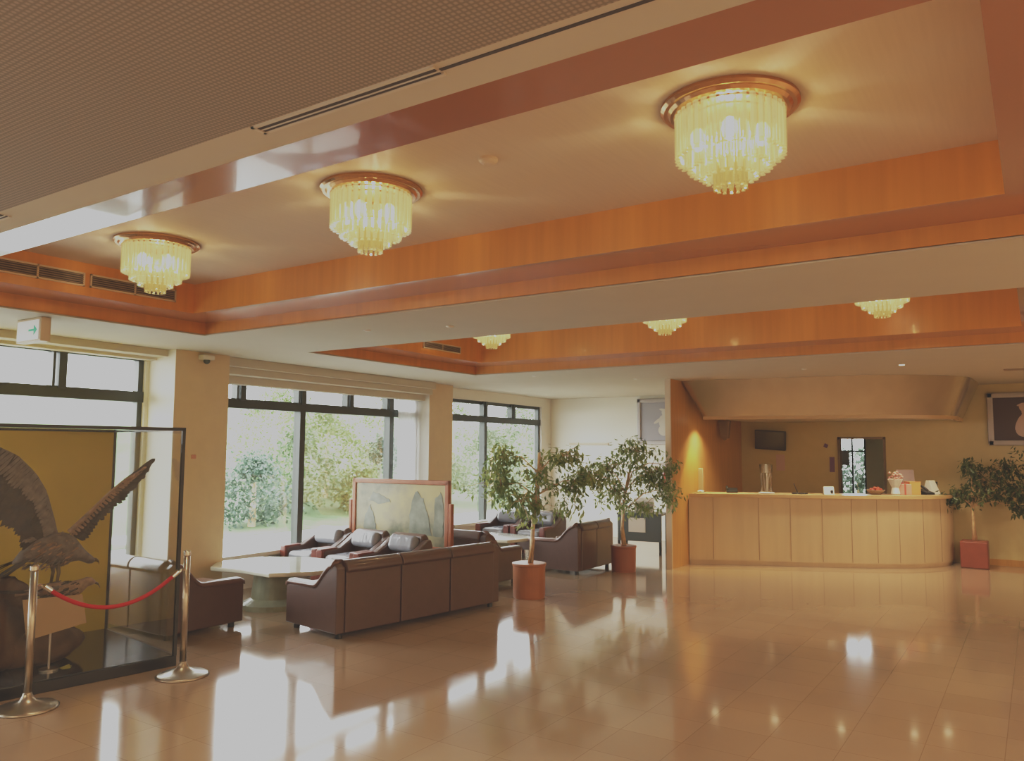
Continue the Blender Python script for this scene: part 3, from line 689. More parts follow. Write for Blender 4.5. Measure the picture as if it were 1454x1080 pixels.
def wing(bm, bone, trail, n, w, mi_far, mi_near, off):
    """bone: leading-edge points from root to tip, trail: matching trailing-edge points"""
    def at(pl, u):
        x = u*(len(pl)-1); i = min(int(x), len(pl)-2); return lerp(pl[i], pl[i+1], x-i)
    for layer, (ln, mi) in enumerate(((1., mi_far), (.62, mi_far), (.38, mi_near))):
        for k in range(n):
            u = (k+.5)/n; a = at(bone, u); b = at(trail, min(1, u)); b = a+(b-a)*ln*random.uniform(.92, 1.06)
            feather(bm, a+Vector((off*layer, 0, 0)), b+Vector((off*layer, 0, 0)), w*(1-.25*layer), mi, (1, 0, 0))
    rad = [.035-.022*i/(len(bone)-1) for i in range(len(bone))]
    k0 = len(bm.faces); bm_tube(bm, [at(bone, i/14) for i in range(15)], [.034-.024*i/14 for i in range(15)], 8, .6)
    bm.faces.ensure_lookup_table()
    for f in bm.faces[k0:]: f.material_index = mi_near
t = thing('stuffed_eagle', 'stuffed eagle with both wings raised inside the display case', 'bird', (0, 0, 0))
bm = B()
X0 = -6.03
loft(bm, [(X0, 2.74, .80, .012, .012), (X0, 2.80, .84, .06, .04), (X0, 2.90, .87, .09, .085), (X0, 3.0, .875, .105, .115), (X0, 3.09, .87, .10, .115), (X0, 3.16, .855, .075, .09), (X0, 3.20, .83, .05, .065), (X0, 3.235, .80, .045, .048), (X0, 3.27, .775, .042, .040), (X0, 3.30, .762, .03, .028), (X0, 3.315, .756, .016, .016)])
loft(bm, [(X0, 3.30, .762, .014, .017), (X0, 3.335, .757, .011, .014), (X0, 3.355, .742, .007, .010), (X0, 3.358, .722, .003, .004)], 8, 3)
for k in range(9):   # tail feathers
    a = (k-4)*.022; feather(bm, (X0+a*.5, 2.86, .84), (X0+a*2, 2.60, .70+abs(a)*.3), .022, 1, (0, .3, 1))
for k in range(160):  # breast and back feathers
    y = random.uniform(2.82, 3.16); a = random.uniform(-.6, .6)*math.pi; r = .112-.25*abs(y-3.02)**1.3
    p = Vector((X0+.9*r*math.cos(a), y, .873+1.05*r*math.sin(a)))
    feather(bm, p, p+Vector((.01*math.cos(a), -.055, -.025+.01*math.sin(a))), .014, 0 if k % 3 else 2, (math.cos(a), .2, math.sin(a)))
wing(bm, [(X0, 3.02, .96), (X0, 2.99, 1.08), (X0, 2.93, 1.28), (X0+.02, 2.84, 1.42), (X0+.05, 2.70, 1.55), (X0+.08, 2.50, 1.64)],
     [(X0, 2.80, .86), (X0, 2.78, .93), (X0, 2.70, 1.05), (X0, 2.55, 1.12), (X0+.02, 2.36, 1.22), (X0+.05, 2.22, 1.42)], 34, .052, 1, 0, .012)
wing(bm, [(X0, 3.12, .98), (X0+.05, 3.24, 1.12), (X0+.12, 3.34, 1.26), (X0+.18, 3.42, 1.36), (X0+.24, 3.50, 1.43)],
     [(X0, 3.24, .90), (X0+.05, 3.32, 1.04), (X0+.14, 3.45, 1.20), (X0+.22, 3.55, 1.36), (X0+.30, 3.61, 1.545)], 26, .040, 1, 2, .010)
obj('eagle_body', bm, [M['feather_grey'], M['feather_dark'], M['feather_tan'], M['beak']], t)
bm = B()
for dx in (-.04, .04):
    bm_tube(bm, [(X0+dx, 3.02, .80), (X0+dx, 3.04, .70), (X0+dx, 3.02, .56)], [.022, .013, .010], 8)
    for q in (-.035, 0, .035): bm_tube(bm, [(X0+dx, 3.02, .565), (X0+dx+q, 3.06, .575), (X0+dx+q*1.2, 3.085, .55)], [.008, .007, .002], 6)
obj('legs', bm, M['beak'], t, smooth=True)
t = thing('stuffed_bird', 'smaller brown stuffed bird below the eagle in the display case', 'bird', (0, 0, 0))
bm = B(); X1 = -5.88
loft(bm, [(X1, 2.70, .60, .008, .01), (X1, 2.80, .61, .03, .02), (X1, 2.90, .60, .055, .05), (X1, 3.0, .585, .065, .065), (X1, 3.09, .58, .055, .065), (X1, 3.15, .60, .038, .05), (X1, 3.19, .625, .034, .036), (X1, 3.225, .625, .026, .028), (X1, 3.25, .615, .012, .012)])
loft(bm, [(X1, 3.245, .615, .010, .011), (X1, 3.275, .60, .007, .009), (X1, 3.29, .57, .003, .004)], 8, 3)
for k in range(90):
    y = random.uniform(2.85, 3.12); a = random.uniform(-.6, .6)*math.pi; r = .066-.3*abs(y-3.0)**1.4
    p = Vector((X1+r*math.cos(a), y, .59+r*math.sin(a)))
    feather(bm, p, p+Vector((.006*math.cos(a), -.05, -.01)), .012, 1 if k % 3 else 2, (math.cos(a), .2, math.sin(a)))
for k in range(7): feather(bm, (X1+.01*k-.03, 2.82, .61), (X1+.02*k-.06, 2.60, .63), .018, 1, (0, 0, 1))
obj('bird_body', bm, [M['feather_tan'], M['feather_dark'], M['feather_grey'], M['beak']], t)
bm = B()
for dx in (-.02, .02): bm_tube(bm, [(X1+dx, 3.0, .54), (X1+dx, 3.01, .44), (X1+dx-.05, 2.98, .36)], [.01, .006, .005], 6)
obj('legs', bm, M['beak'], t)
t = thing('information_placard', 'tan information card leaning inside the display case', 'placard', (-5.74, 2.885, 0), R(0))
bm = B(); bm_prism(bm, [(-.20, .585), (.20, .565), (.24, .36), (-.16, .31)], 'x', -.004, .004); obj('card', bm, M['placard'], t)
bm = B(); bm_tube(bm, [(-.01, 0, PB+.006), (-.01, 0, .5)], .008, 8); bm_cyl(bm, (-.01, 0, PB+.012), .06, .012, 20); obj('card_stand', bm, M['steel'], t)
t = leaf_mesh('fallen_leaf', [(-5.75, 3.02, PB+.02)], M['leaf_yellow'], None, .14, 2, .01, .1, random.Random(2), .8); tag(t, 'yellow dried leaf on the case floor beside the stump', 'leaf')

# ------------------------------------------------------------------ stanchions and rope
def stanchion(label, loc):
    t = thing('rope_stanchion', label, 'stanchion', loc, 0, 'steel rope stanchions at the display case')
    bm = B(); bm_lathe(bm, [(.178, 0), (.18, .008), (.165, .018), (.10, .030), (.045, .055), (.028, .085), (.024, .10)], 44); obj('base', bm, M['steel'], t, smooth=True)
    bm = B(); bm_lathe(bm, [(.023, .09), (.023, .84)], 24); obj('pole', bm, M['steel'], t, smooth=True)
    bm = B(); bm_lathe(bm, [(.024, .84), (.026, .845), (.026, .868), (.020, .876), (.004, .880)], 24); obj('cap', bm, M['chrome'], t)
    bm = B(); s = 1 if loc[1] < 3 else -1
    bm_tube(bm, [(0, 0, .745), (0, s*.045, .745), (0, s*.055, .73)], .009, 8); obj('rope_hook', bm, M['chrome'], t)
    return t
S1, S2 = (-5.13, 3.50, 0), (-5.28, 2.53, 0)
stanchion('steel stanchion standing at the right corner of the display case', S1)
stanchion('steel stanchion in front of the display case, at the left edge', S2)
t = thing('barrier_rope', 'red rope hanging between the two steel stanchions', 'rope', (0, 0, 0))
p0, p1 = Vector((S2[0]+.01, S2[1]+.075, .725)), Vector((S1[0]-.01, S1[1]-.075, .725))
pts = []
for k in range(25):
    u = k/24; p = p0.lerp(p1, u); p.z -= .175*(1-(2*u-1)**2); pts.append(p)
bm = B(); bm_tube(bm, pts, .0135, 12); obj('rope', bm, M['red'], t, smooth=True)
for a, b, c in ((pts[0], pts[1], p0), (pts[-1], pts[-2], p1)):
    bm = B(); d = (b-a).normalized(); bm_tube(bm, [a-d*.018, a+d*.035], .017, 14); obj('rope_end', bm, M['chrome'], t)

# ------------------------------------------------------------------ reception counter
def catmull(P, n=8):
    P = [Vector(p) for p in P]; out = []
    for i in range(len(P)-1):
        a, b, c, d = P[max(i-1, 0)], P[i], P[i+1], P[min(i+2, len(P)-1)]
        for k in range(n):
            u = k/n; out.append(.5*((2*b)+(c-a)*u+(2*a-5*b+4*c-d)*u*u+(3*b-a-3*c+d)*u**3))
    out.append(P[-1]); return out
fr = catmull([(-4.20, 10.90, 0), (-3.2, 11.40, 0), (-2.2, 11.86, 0), (-1.5, 12.32, 0), (-1.12, 12.85, 0), (-1.08, 13.38, 0)])
def offset(P, d):
    out = []
    for i, p in enumerate(P):
        t = (P[min(i+1, len(P)-1)]-P[max(i-1, 0)]).normalized(); n = Vector((-t.y, t.x, 0)); q = p+n*d
        q.x = max(q.x, -4.205); q.y = min(q.y, YF-.005); out.append(q)
    return out
t = thing('reception_counter', 'long curved pale reception counter with panelled front and wooden top', 'counter', (0, 0, 0))
bk = offset(fr, .5)
poly = [(p.x, p.y) for p in fr]+[(p.x, p.y) for p in bk[::-1]]
def strip_solid(bm, A, Bk, z0, z1):
    rows = [[bm.verts.new((p.x, p.y, z)) for p in q] for q, z in ((A, z0), (A, z1), (Bk, z1), (Bk, z0))]
    n = len(A)
    for i in range(n-1):
        for a in range(4):
            r0, r1 = rows[a], rows[(a+1) % 4]; bm.faces.new((r0[i], r0[i+1], r1[i+1], r1[i]))
    for i in (0, n-1): bm.faces.new([r[i] for r in rows])
bm = B(); strip_solid(bm, fr, offset(fr, .06), .06, .955); obj('front_panel', bm, M['counter'], t)
bm = B(); strip_solid(bm, offset(fr, .03), offset(fr, .07), 0, .07); obj('toe_kick', bm, M['counter'], t)
bm = B(); strip_solid(bm, offset(fr, -.05), bk, .955, 1.0); obj('countertop', bm, M['counter_top'], t)
bm = B(); strip_solid(bm, offset(fr, .06), offset(fr, .46), .0, .95); obj('cabinet', bm, M['counter'], t)
for k, i in enumerate((3, 7, 10, 13, 16, 19, 22, 26, 30)):
    p = fr[i]; tt = (fr[i+1]-fr[i-1]).normalized(); n = Vector((-tt.y, tt.x, 0)); q = p-n*.001
    bm = B(); bm_box(bm, (0, 0, .51), (.006, .006, .87)); obj('panel_seam', bm, M['seam_pale'], t, loc=(q.x, q.y, 0), rotz=math.atan2(tt.y, tt.x))

# hood
top = catmull([(-4.20, 10.68, 0), (-2.95, 10.80, 0), (-1.6, 11.05, 0), (-.80, 11.75, 0), (-.68, 12.6, 0), (-.68, 13.39, 0)])
bot = catmull([(-4.0, 10.98, 0), (-3.0, 11.18, 0), (-1.9, 11.40, 0), (-1.0, 12.0, 0), (-.90, 12.7, 0), (-.90, 13.39, 0)])
t = thing('reception_hood', 'curved bronze metal canopy hanging over the reception counter', 'canopy', (0, 0, 0))
bm = B()
A = [bm.verts.new((p.x, p.y, CZ-.002)) for p in top]; Bv = [bm.verts.new((p.x, p.y, 2.10)) for p in bot]
A = [bm.verts.new((-4.20, 13.39, CZ-.002))]+A; Bv = [bm.verts.new((-4.0, 13.39, 2.10))]+Bv
for i in range(len(A)-1): bm.faces.new((A[i], A[i+1], Bv[i+1], Bv[i]))
obj('hood_skirt', bm, M['hood'], t, smooth=True)
bm = B(); strip_solid(bm, offset(bot, .0), offset(bot, .06), 2.055, 2.10); obj('hood_lip', bm, M['counter_top'], t)
bm = B(); bm.faces.new([bm.verts.new((p.x, p.y, 2.085)) for p in bot]+[bm.verts.new((-4.0, 13.39, 2.085))])
obj('hood_soffit', bm, M['plaster'], t)
for k, i in enumerate((1, 7, 13, 20, 25)):
    o_ = offset(bot, .22)[i]
    bm = B(); bm_cyl(bm, (0, 0, 0), .045, .012, 20); dl = obj('downlight', bm, M['lamp_glow'], t, loc=(o_.x, o_.y, 2.078))
    l = bpy.data.lights.new('hood_spot', 'SPOT'); l.energy = 66; l.color = (1, .78, .50); l.spot_size = R(125); l.spot_blend = .8; l.shadow_soft_size = .05
    lo = bpy.data.objects.new('hood_spot', l); col.objects.link(lo); lo.location = (o_.x, o_.y, 2.05)
# lamp glow on the side wall: from the wall washer downlight under the hood
def single(name, label, cat, bm, m, loc=(0, 0, 0), rotz=0, bevel=0, group=None, smooth=False):
    return tag(obj(name, bm, m, loc=loc, rotz=rotz, bevel=bevel, smooth=smooth), label, cat, group)
# wall items behind the counter
t = thing('wall_television', 'small dark television tilted on the wall behind the counter', 'television', (-3.70, 13.32, 1.79))
bm = B(); bm_box(bm, (0, 0, 0), (.50, .05, .32), Matrix.Rotation(R(12), 3, 'X')@Matrix.Rotation(R(4), 3, 'Y')); obj('casing', bm, M['black'], t, bevel=.006)
bm = B(); bm_box(bm, (0, -.028, -.002), (.45, .004, .27), Matrix.Rotation(R(12), 3, 'X')@Matrix.Rotation(R(4), 3, 'Y')); obj('screen', bm, M['screen'], t)
bm = B(); bm_box(bm, (0, .045, .05), (.06, .09, .10)); obj('wall_bracket', bm, M['black'], t)
bm = B(); bm_box(bm, (0, 0, 0), (.14, .004, .26)); single('paper_notice', 'pale pink sheet of paper taped below the television', 'notice', bm, M['pink_paper'], (-3.56, 13.395, 1.42))
bm = B(); bm_box(bm, (0, 0, 0), (.06, .004, .06), Matrix.Rotation(R(25), 3, 'Y')); single('wall_sticker', 'tiny purple tag on the wall left of the doorway', 'sticker', bm, M['purple'], (-2.84, 13.395, 1.70))
bm = B(); bm_box(bm, (0, 0, 0), (.075, .006, .24)); single('wall_strip', 'narrow purple strip on the wall beside the doorway frame', 'strip', bm, M['purple'], (-2.75, 13.393, 1.40))
t = thing('corner_lamp', 'dark bracket lamp hanging in the corner under the hood', 'lamp', (-4.10, 12.2, 1.86))
bm = B(); bm_prism(bm, [(-.09, .224), (.10, .224), (.07, -.06), (-.04, -.06)], 'y', -.04, .04); obj('speaker_box', bm, M['seam'], t, bevel=.01)
bm = B(); bm_ball(bm, (.01, -.02, -.06), (.035, .035, .03)); obj('lamp_head', bm, M['seam'], t, smooth=True)
bm = B(); bm_cyl(bm, (0, 0, 0), .04, .012, 20); single('wall_washer', 'round lit downlight above the left end of the counter by the side wall', 'downlight', bm, M['lamp_glow'], (-3.98, 11.08, 2.078))
l = bpy.data.lights.new('wall_washer_light', 'SPOT'); l.energy = 75; l.color = (1, .66, .14); l.spot_size = R(64); l.spot_blend = .25; l.shadow_soft_size = .02
lo = bpy.data.objects.new('wall_washer_light', l); col.objects.link(lo); lo.location = (-3.98, 11.08, 2.05)

# counter-top items.  (distance index along front curve, offset from the front)
def on(i, d):
    o_ = offset(fr, d)[i]; return (o_.x, o_.y, 1.0)
p = on(2, .25); t = thing('brochure_stand', 'thin white upright stand at the left end of the counter', 'stand', p, 0)
bm = B(); bm_lathe(bm, [(.055, 0), (.055, .02), (.02, .035)], 20); obj('stand_base', bm, M['paper'], t)
bm = B(); bm_box(bm, (0, 0, .19), (.07, .012, .32)); obj('stand_panel', bm, M['pale_paint'], t, bevel=.004)
p = on(5, .3); t = thing('desk_telephone', 'small dark telephone on the counter beside the clear screen', 'telephone', p, R(20))
bm = B(); bm_prism(bm, [(-.08, 0), (.08, 0), (.08, .07), (-.08, .03)], 'x', -.08, .08); obj('phone_body', bm, M['black'], t, bevel=.006)
bm = B(); bm_tube(bm, [(-.07, -.07, .05), (-.07, -.03, .075), (-.07, .05, .085), (-.07, .08, .07)], .016, 8); obj('handset', bm, M['black'], t, smooth=True)
p = on(8, .2); t = thing('clear_vase', 'clear glass vase with pale dried twigs on the counter', 'vase', p)
bm = B(); bm_lathe(bm, [(.085, 0), (.09, .01), (.085, .03), (.075, .12), (.085, .30), (.095, .42), (.092, .42), (.08, .30)], 24); obj('vase_glass', bm, M['acrylic'], t, smooth=True)
bm = B()
rr = random.Random(4)
for k in range(9):
    a = rr.uniform(0, 6.28); q = rr.uniform(.03, .09); bm_tube(bm, [(.02*math.cos(a), .02*math.sin(a), .02), (q*.5*math.cos(a), q*.5*math.sin(a), .2), (q*math.cos(a+.4), q*math.sin(a+.4), rr.uniform(.25, .42))], [.006, .005, .003], 5)
obj('twigs', bm, M['paper'], t)
bm = B(); bm_lathe(bm, [(.11, 0), (.115, .012), (.10, .02), (.01, .02)], 24); obj('saucer', bm, M['paper'], t)
p = on(11, .22); t = thing('pen_stand', 'black desk pen leaning in its stand on the counter', 'pen', p)
bm = B(); bm_box(bm, (.03, 0, .008), (.20, .12, .016)); obj('pen_base', bm, M['black'], t, bevel=.004)
bm = B(); bm_tube(bm, [(0, 0, .016), (-.05, 0, .15)], .006, 8); obj('pen', bm, M['black'], t)
p = on(14, .18); t = thing('tent_card', 'small white folded card standing on the counter', 'card', p, R(25))
bm = B(); bm_prism(bm, [(-.05, 0), (-.045, 0), (0, .10), (.045, 0), (.05, 0), (.003, .112), (-.003, .112)], 'x', -.07, .07); obj('card', bm, M['paper'], t)
bm = B(); bm_lohi(bm, (.02, -.045, .01), (.05, -.028, .06)); obj('card_mark', bm, M['black'], t)
p = on(20, .25); t = thing('ornament_bowl', 'shallow dark bowl of small red ornaments in front of the doorway', 'bowl', p)
bm = B(); bm_lathe(bm, [(.06, 0), (.07, .01), (.11, .05), (.125, .07), (.118, .07), (.10, .05), (.02, .03)], 26); obj('bowl', bm, M['seam'], t, smooth=True)
bm = B()
for k in range(11):
    a = k*2.4; q = .02+.006*k; bm_ball(bm, (q*math.cos(a), q*math.sin(a), .072+.02*(k < 4)), (.022, .022, .022), 1)
o = obj('ornaments', bm, M['red_fruit'], t, smooth=True)
p = on(23, .22)
t = thing('wrapped_bouquet', 'pink and white wrapped bouquet on the counter right of the doorway', 'bouquet', p)
bm = B(); bm_lathe(bm, [(.05, 0), (.06, .02), (.045, .10), (.10, .22), (.09, .22), (.03, .1)], 12); obj('wrapping', bm, M['paper'], t)
bm = B(); rr = random.Random(8)
for k in range(22):
    a = rr.uniform(0, 6.28); q = rr.uniform(0, .11); bm_ball(bm, (q*math.cos(a), q*math.sin(a), rr.uniform(.19, .32)), (.024, .024, .02), 1)
obj('blossoms', bm, M['pink'], t, smooth=True)
p = on(25, .25); t = thing('gift_box', 'pink gift box with a bow on the counter', 'box', p, R(20))
bm = B(); bm_box(bm, (0, 0, .075), (.17, .12, .15)); obj('box', bm, M['pink'], t, bevel=.005)
bm = B()
for s in (-1, 1): bm_tube(bm, [(0, 0, .15), (s*.04, 0, .185), (s*.06, 0, .165), (s*.02, 0, .15), (0, 0, .15)], .006, 6)
bm_lohi(bm, (-.012, -.062, 0), (.012, .062, .153)); obj('bow', bm, M['red_fruit'], t)
p = on(27, .26); t = thing('carton', 'orange carton on the counter between the pink box and telephone', 'box', p, R(35))
bm = B(); bm_box(bm, (0, 0, .09), (.16, .16, .18)); obj('carton_body', bm, M['orange_box'], t, bevel=.004)
bm = B(); bm_box(bm, (0, 0, .183), (.17, .17, .008)); obj('carton_lid', bm, M['orange_box'], t)
p = on(28, .44); t = thing('display_board', 'grey purple display board standing behind the orange carton', 'board', p, R(35))
bm = B(); bm_box(bm, (0, 0, .20), (.26, .02, .30), Matrix.Rotation(R(-6), 3, 'X')); obj('board', bm, M['tin'], t, bevel=.004)
bm = B(); bm_lohi(bm, (-.10, -.05, 0), (.10, .07, .06)); obj('board_foot', bm, M['tin'], t)
p = on(30, .22); t = thing('desk_telephone', 'black desk telephone with raised handset near the right end of the counter', 'telephone', p, R(60))
bm = B(); bm_prism(bm, [(-.09, 0), (.09, 0), (.09, .08), (-.09, .03)], 'x', -.09, .09); obj('phone_body', bm, M['black'], t, bevel=.006)
bm = B(); bm_tube(bm, [(-.05, -.08, .06), (-.05, -.02, .10), (-.05, .06, .14), (-.05, .09, .15)], .018, 8); obj('handset', bm, M['black'], t, smooth=True)
p = on(33, .22); t = thing('document_holder', 'leaning white document holder near the right end of the counter', 'papers', p, R(60))
bm = B(); bm_prism(bm, [(-.10, 0), (.09, 0), (.03, .20), (-.01, .20)], 'x', -.07, .07); obj('holder', bm, M['paper'], t, bevel=.003)
bm = B(); bm_box(bm, (.095, .0, .09), (.03, .05, .18)); obj('black_side', bm, M['black'], t)

# portraits
def portrait(name, label, cx, cz, w, h, canvas, fig, flip=1):
    t = thing(name, label, 'picture', (cx, YF-.02, cz))
    f = .075; bm = B()
    bm_lohi(bm, (-w/2, -.03, -h/2), (-w/2+f, .0, h/2)); bm_lohi(bm, (w/2-f, -.03, -h/2), (w/2, 0, h/2)); bm_lohi(bm, (-w/2, -.03, h/2-f), (w/2, 0, h/2)); bm_lohi(bm, (-w/2, -.03, -h/2), (w/2, 0, -h/2+f))
    obj('frame', bm, M['silver'], t, bevel=.012)
    bm = B(); bm_lohi(bm, (-w/2+f, -.008, -h/2+f), (w/2-f, .0, h/2-f)); c = obj('canvas', bm, canvas, t)
    bm = B()
    s = flip
    def el(cx_, cz_, rx, rz, rot=0, n=20):
        y = -.012-.002*len(bm.faces)/22
        pts = []
        for k in range(n):
            a = 2*math.pi*k/n; x, z = rx*math.cos(a), rz*math.sin(a); pts.append((s*(cx_+x*math.cos(rot)-z*math.sin(rot)), cz_+x*math.sin(rot)+z*math.cos(rot)))
        bm_prism(bm, pts, 'y', y, y+.003)
    el(.0, -.16, .11, .10); el(.02, -.02, .075, .13, -.15); el(.10, .02, .11, .028, -.55); el(-.07, -.06, .028, .11, -.35); el(.0, .10, .03, .05); el(-.01, .165, .048, .062, .15); el(.0, .205, .085, .022, .2)
    obj('painted_figure', bm, fig, c)
portrait('framed_portrait', 'silver-framed dark painting of a seated pale figure on the right wall', -.14, 2.09, .90, .76, M['canvas_dark'], M['skin'], 1)
portrait('framed_portrait', 'silver-framed pale portrait on the end wall left of the reception', -5.60, 2.13, 1.05, .84, M['canvas_grey'], M['pale_paint'], -1)
bm = B(); bm_lohi(bm, (-.42, -.02, -.02), (.42, 0, .02)); single('wall_rail', 'thin pale picture rail on the end wall behind the plants', 'rail', bm, M['pale_edge'], (-7.15, YF-.001, 1.72), bevel=.004)

# dark notice table left of the partition
t = thing('notice_table', 'dark grey table with a white notice taped on its front, beside the reception side wall', 'table', (-5.22, 11.45, 0), R(8))
bm = B(); bm_lohi(bm, (-.34, -.02, .20), (.34, .02, .60)); obj('front_panel', bm, M['dark_panel'], t, bevel=.004)
bm = B(); bm_lohi(bm, (-.36, -.04, .60), (.36, .42, .63)); obj('tabletop', bm, M['dark_panel'], t, bevel=.005)
for sx in (-1, 1):
    for y in (0, .38):
        bm = B(); bm_lohi(bm, (sx*.33-.018, y-.018, 0), (sx*.33+.018, y+.018, .60)); obj('leg', bm, M['black'], t)
bm = B(); bm_lohi(bm, (-.17, -.026, .34), (.10, -.0205, .56)); obj('white_notice', bm, M['paper'], t)
t = thing('leaflet_holder', 'clear leaflet holder with white sheets on the dark notice table', 'holder', (-5.18, 11.55, .63), R(8))
bm = B(); bm_box(bm, (0, 0, .12), (.30, .02, .24), Matrix.Rotation(R(-12), 3, 'X')); obj('sheets', bm, M['paper'], t)
bm = B(); bm_box(bm, (0, -.016, .09), (.34, .006, .18), Matrix.Rotation(R(-12), 3, 'X')); obj('holder_front', bm, M['acrylic'], t)
t = thing('red_poster', 'red and white poster on the end wall, glimpsed through the ficus leaves', 'poster', (-5.66, YF-.003, 1.18))
bm = B(); bm_box(bm, (0, 0, 0), (.40, .006, .42)); obj('poster_sheet', bm, M['paper'], t)
bm = B(); bm_prism(bm, [(-.02, -.18), (.18, -.18), (.18, .18), (.06, .10)], 'y', -.006, -.0035); obj('red_shape', bm, M['red_fruit'], t)

# ------------------------------------------------------------------ outdoors
bm = B(); bm_lohi(bm, (-60, -30, -.35), (-7.85, 60, -.25)); struct(obj('ground', bm, M['ground']), 'pale paved ground outside', 'ground')
bm = B()
n = 30
grid = [[None]*(n+1) for _ in range(n+1)]
for i in range(n+1):
    for j in range(n+1):
        x = -14-i*1.0; y = 8+j*1.6; rise = max(0, (i/n))**1.1*4.5*min(1, max(0, (y-9)/9))
        grid[i][j] = bm.verts.new((x, y, -.24+rise+.25*noise.noise(Vector((x*.3, y*.3, 0)))*min(1, i/4)))
for i in range(n):
    for j in range(n): bm.faces.new((grid[i][j], grid[i+1][j], grid[i+1][j+1], grid[i][j+1]))
struct(obj('hillside', bm, M['lawn'], smooth=True), 'pale green hillside beyond the windows', 'hill')
rt = random.Random(21)
kinds = [('pale green', 'garden_a'), ('mid green', 'garden_b'), ('blue green', 'garden_c')]
trees = [(-15.2, 12.0, 1.6, 2), (-16.2, 14.2, 2.2, 1), (-15.2, 15.6, 1.3, 0), (-17.5, 16.4, 2.6, 0), (-16.2, 17.6, 1.9, 2), (-20.5, 17.0, 3.0, 0), (-16.0, 19.6, 1.7, 0), (-23.0, 19.5, 3.2, 0),
         (-14.8, 21.0, 2.4, 1), (-15.5, 24.2, 3.1, 1), (-17.5, 27.0, 3.4, 0), (-14.2, 27.5, 3.6, 1), (-13.6, 23.5, 2.0, 0), (-16.5, 31.0, 4.6, 1), (-19.5, 25.0, 3.2, 0), (-22.5, 24.0, 3.4, 0)]
where = ['beside the left column edge of the middle window', 'left of the middle mullion', 'low in front of the mullion', 'behind the low shrubs at the mullion', 'dark clump right of the mullion', 'high on the slope left of the mullion', 'just behind the picture screen frame', 'at the very back of the slope',
         'left part of the last window', 'behind the first ficus, left', 'farther up past the last window', 'centre of the last window', 'low in the last window', 'tallest, at the far right', 'far slope between the windows', 'topmost behind the middle window']
for k, (x, y, h, kd) in enumerate(trees):
    t = thing('garden_shrub', '%s shrub outside, %s' % (kinds[kd][0], where[k]), 'shrub', (x, y, -.25), 0, 'shrubs on the slope outside')
    base = 0
    if y > 9: base = max(0, (-14-x)/30)**1.1*4.5*min(1, max(0, (y-9)/9))
    t.location.z = -.25+base
    bm = B(); bm_tube(bm, [(0, 0, 0), (.05, 0, h*.4), (0, .05, h*.8)], [.09, .06, .02], 7); obj('stem', bm, M['bark'], t)
    cl = []
    for _ in range(95):
        a = rt.uniform(0, 6.28); u = rt.uniform(.12, 1); rr_ = h*.55*math.sin(min(1, u*1.1)*math.pi*.85+.25)*math.sqrt(rt.uniform(.25, 1))
        cl.append((rr_*math.cos(a), rr_*math.sin(a), u*h))
    leaf_mesh('foliage', cl, M[kinds[kd][1]], t, .105, 30, .15, .9, rt, .75)
t = thing('garden_shrub', 'green shrub outside the small office window', 'shrub', (-2.9, 16.4, -.2), 0, 'shrubs on the slope outside')
leaf_mesh('foliage', [(rt.uniform(-.7, .7), rt.uniform(-.3, .3), rt.uniform(.3, 1.85)) for _ in range(260)], M['garden_c'], t, .12, 12, .08, .7, rt, .6)
bm = B(); bm_tube(bm, [(0, 0, 0), (0, 0, 1.3)], .03, 7); obj('stem', bm, M['bark'], t)
bm = B(); bm_lohi(bm, (-7.7, YF+2.25, -.30), (12, 40, -.2)); struct(obj('ground_rear', bm, M['lawn']), 'lawn behind the building', 'ground')

# ------------------------------------------------------------------ light
w = bpy.data.worlds.new('World'); bpy.context.scene.world = w; w.use_nodes = True
nt = w.node_tree; bg = nt.nodes['Background']
tc = nt.nodes.new('ShaderNodeTexCoord'); sx = nt.nodes.new('ShaderNodeSeparateXYZ'); nt.links.new(tc.outputs['Generated'], sx.inputs[0])
rp = nt.nodes.new('ShaderNodeValToRGB'); rp.color_ramp.elements[0].position = .45; rp.color_ramp.elements[0].color = (.9, .92, .92, 1)
rp.color_ramp.elements[1].position = 1; rp.color_ramp.elements[1].color = (.78, .87, 1, 1)
nt.links.new(sx.outputs['Z'], rp.inputs[0]); nt.links.new(rp.outputs[0], bg.inputs[0]); bg.inputs[1].default_value = 18.0

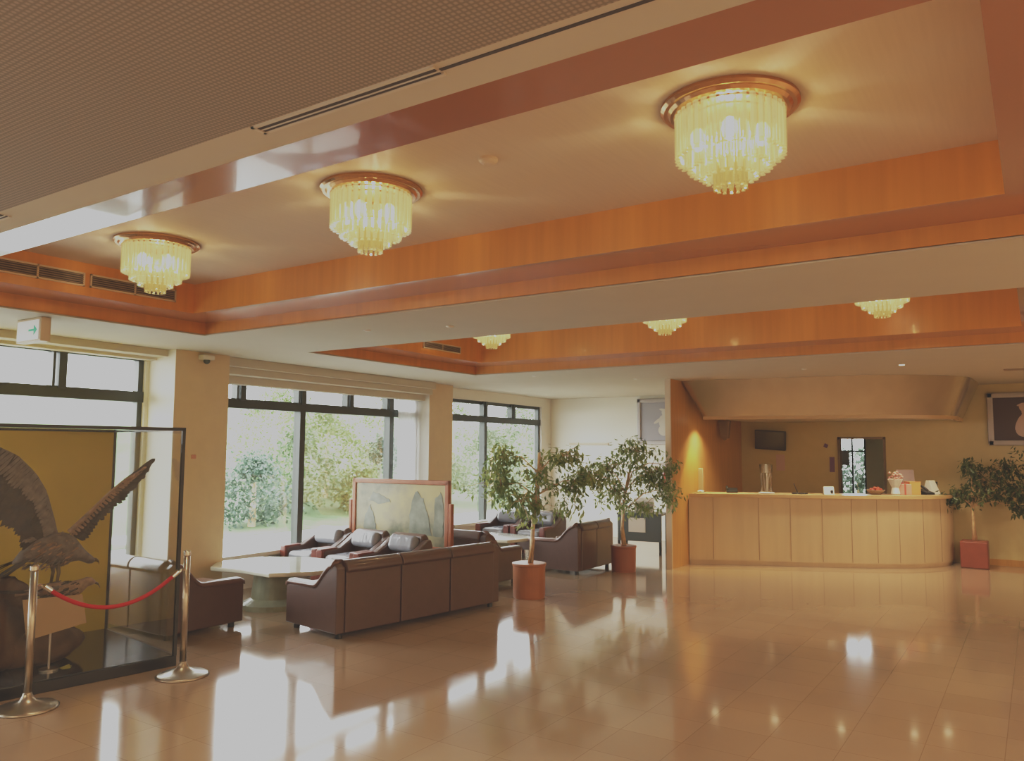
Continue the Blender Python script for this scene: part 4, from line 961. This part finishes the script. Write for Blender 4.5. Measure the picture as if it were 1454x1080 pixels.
def portal(a, b, zt):
    l = bpy.data.lights.new('window_portal', 'AREA'); l.shape = 'RECTANGLE'; l.size = b-a; l.size_y = zt-SZ; l.cycles.is_portal = True
    o = bpy.data.objects.new('window_portal', l); col.objects.link(o); o.location = ww(-.2, (a+b)/2, (zt+SZ)/2)
    z = Vector((-math.cos(WT), -math.sin(WT), 0)); x = Vector((-math.sin(WT), math.cos(WT), 0)); y = z.cross(x)
    o.rotation_euler = Matrix((x, y, z)).transposed().to_euler()
for wn in wins: portal(wn[1], wn[2], wn[3])
def ceil_fill(x, y, sx_, sy_, e, c=(1, .70, .42)):  # added fill lights out of view, warming the hall from above
    l = bpy.data.lights.new('ceiling_fill', 'AREA'); l.shape = 'RECTANGLE'; l.size = sx_; l.size_y = sy_; l.energy = e; l.color = c
    o = bpy.data.objects.new('ceiling_fill', l); col.objects.link(o); o.location = (x, y, CZ-.01)
ceil_fill(2.5, -2.0, 3, 3, 180); ceil_fill(-3.5, -2.5, 3, 3, 120); ceil_fill(3.4, 8.0, 2, 4, 190); ceil_fill(3.0, 3.0, 2, 3, 150)
# ------------------------------------------------------------------ camera
cam = bpy.data.cameras.new('camera'); co = bpy.data.objects.new('camera', cam); col.objects.link(co)
r0 = Vector((0.83261864, 0.55381447, 0.00597754)); r1 = Vector((0.04288374, -0.07522534, 0.99624401)); r2 = Vector((-0.55218401, 0.829235, 0.08638366))
m3 = Matrix((r0, r1, -r2)).transposed()
co.matrix_world = Matrix.Translation((0, 0, 1.62)) @ m3.to_4x4()
cam.sensor_width = 36; cam.sensor_fit = 'HORIZONTAL'; cam.lens = 36*1118.04/1454; cam.clip_start = .05; cam.clip_end = 300
sc = bpy.context.scene; sc.camera = co
vs = sc.view_settings; vs.view_transform = 'Standard'; vs.look = 'None'; vs.exposure = 0; vs.gamma = 1
vs.use_curve_mapping = True
cm = vs.curve_mapping; cm.extend = 'HORIZONTAL'; cm.use_clip = False
c = cm.curves[3]
c.points[0].location = (0, .016); c.points[1].location = (1.0, .515)
for q in ((.10, .118), (.30, .305), (.50, .425), (.72, .495)): c.points.new(*q)
cm.update()
sc.cycles.use_denoising = True
sc.cycles.max_bounces = 10; sc.cycles.transparent_max_bounces = 24; sc.cycles.diffuse_bounces = 4; sc.cycles.glossy_bounces = 4
sc.cycles.sample_clamp_indirect = 4; sc.cycles.caustics_reflective = False; sc.cycles.caustics_refractive = False
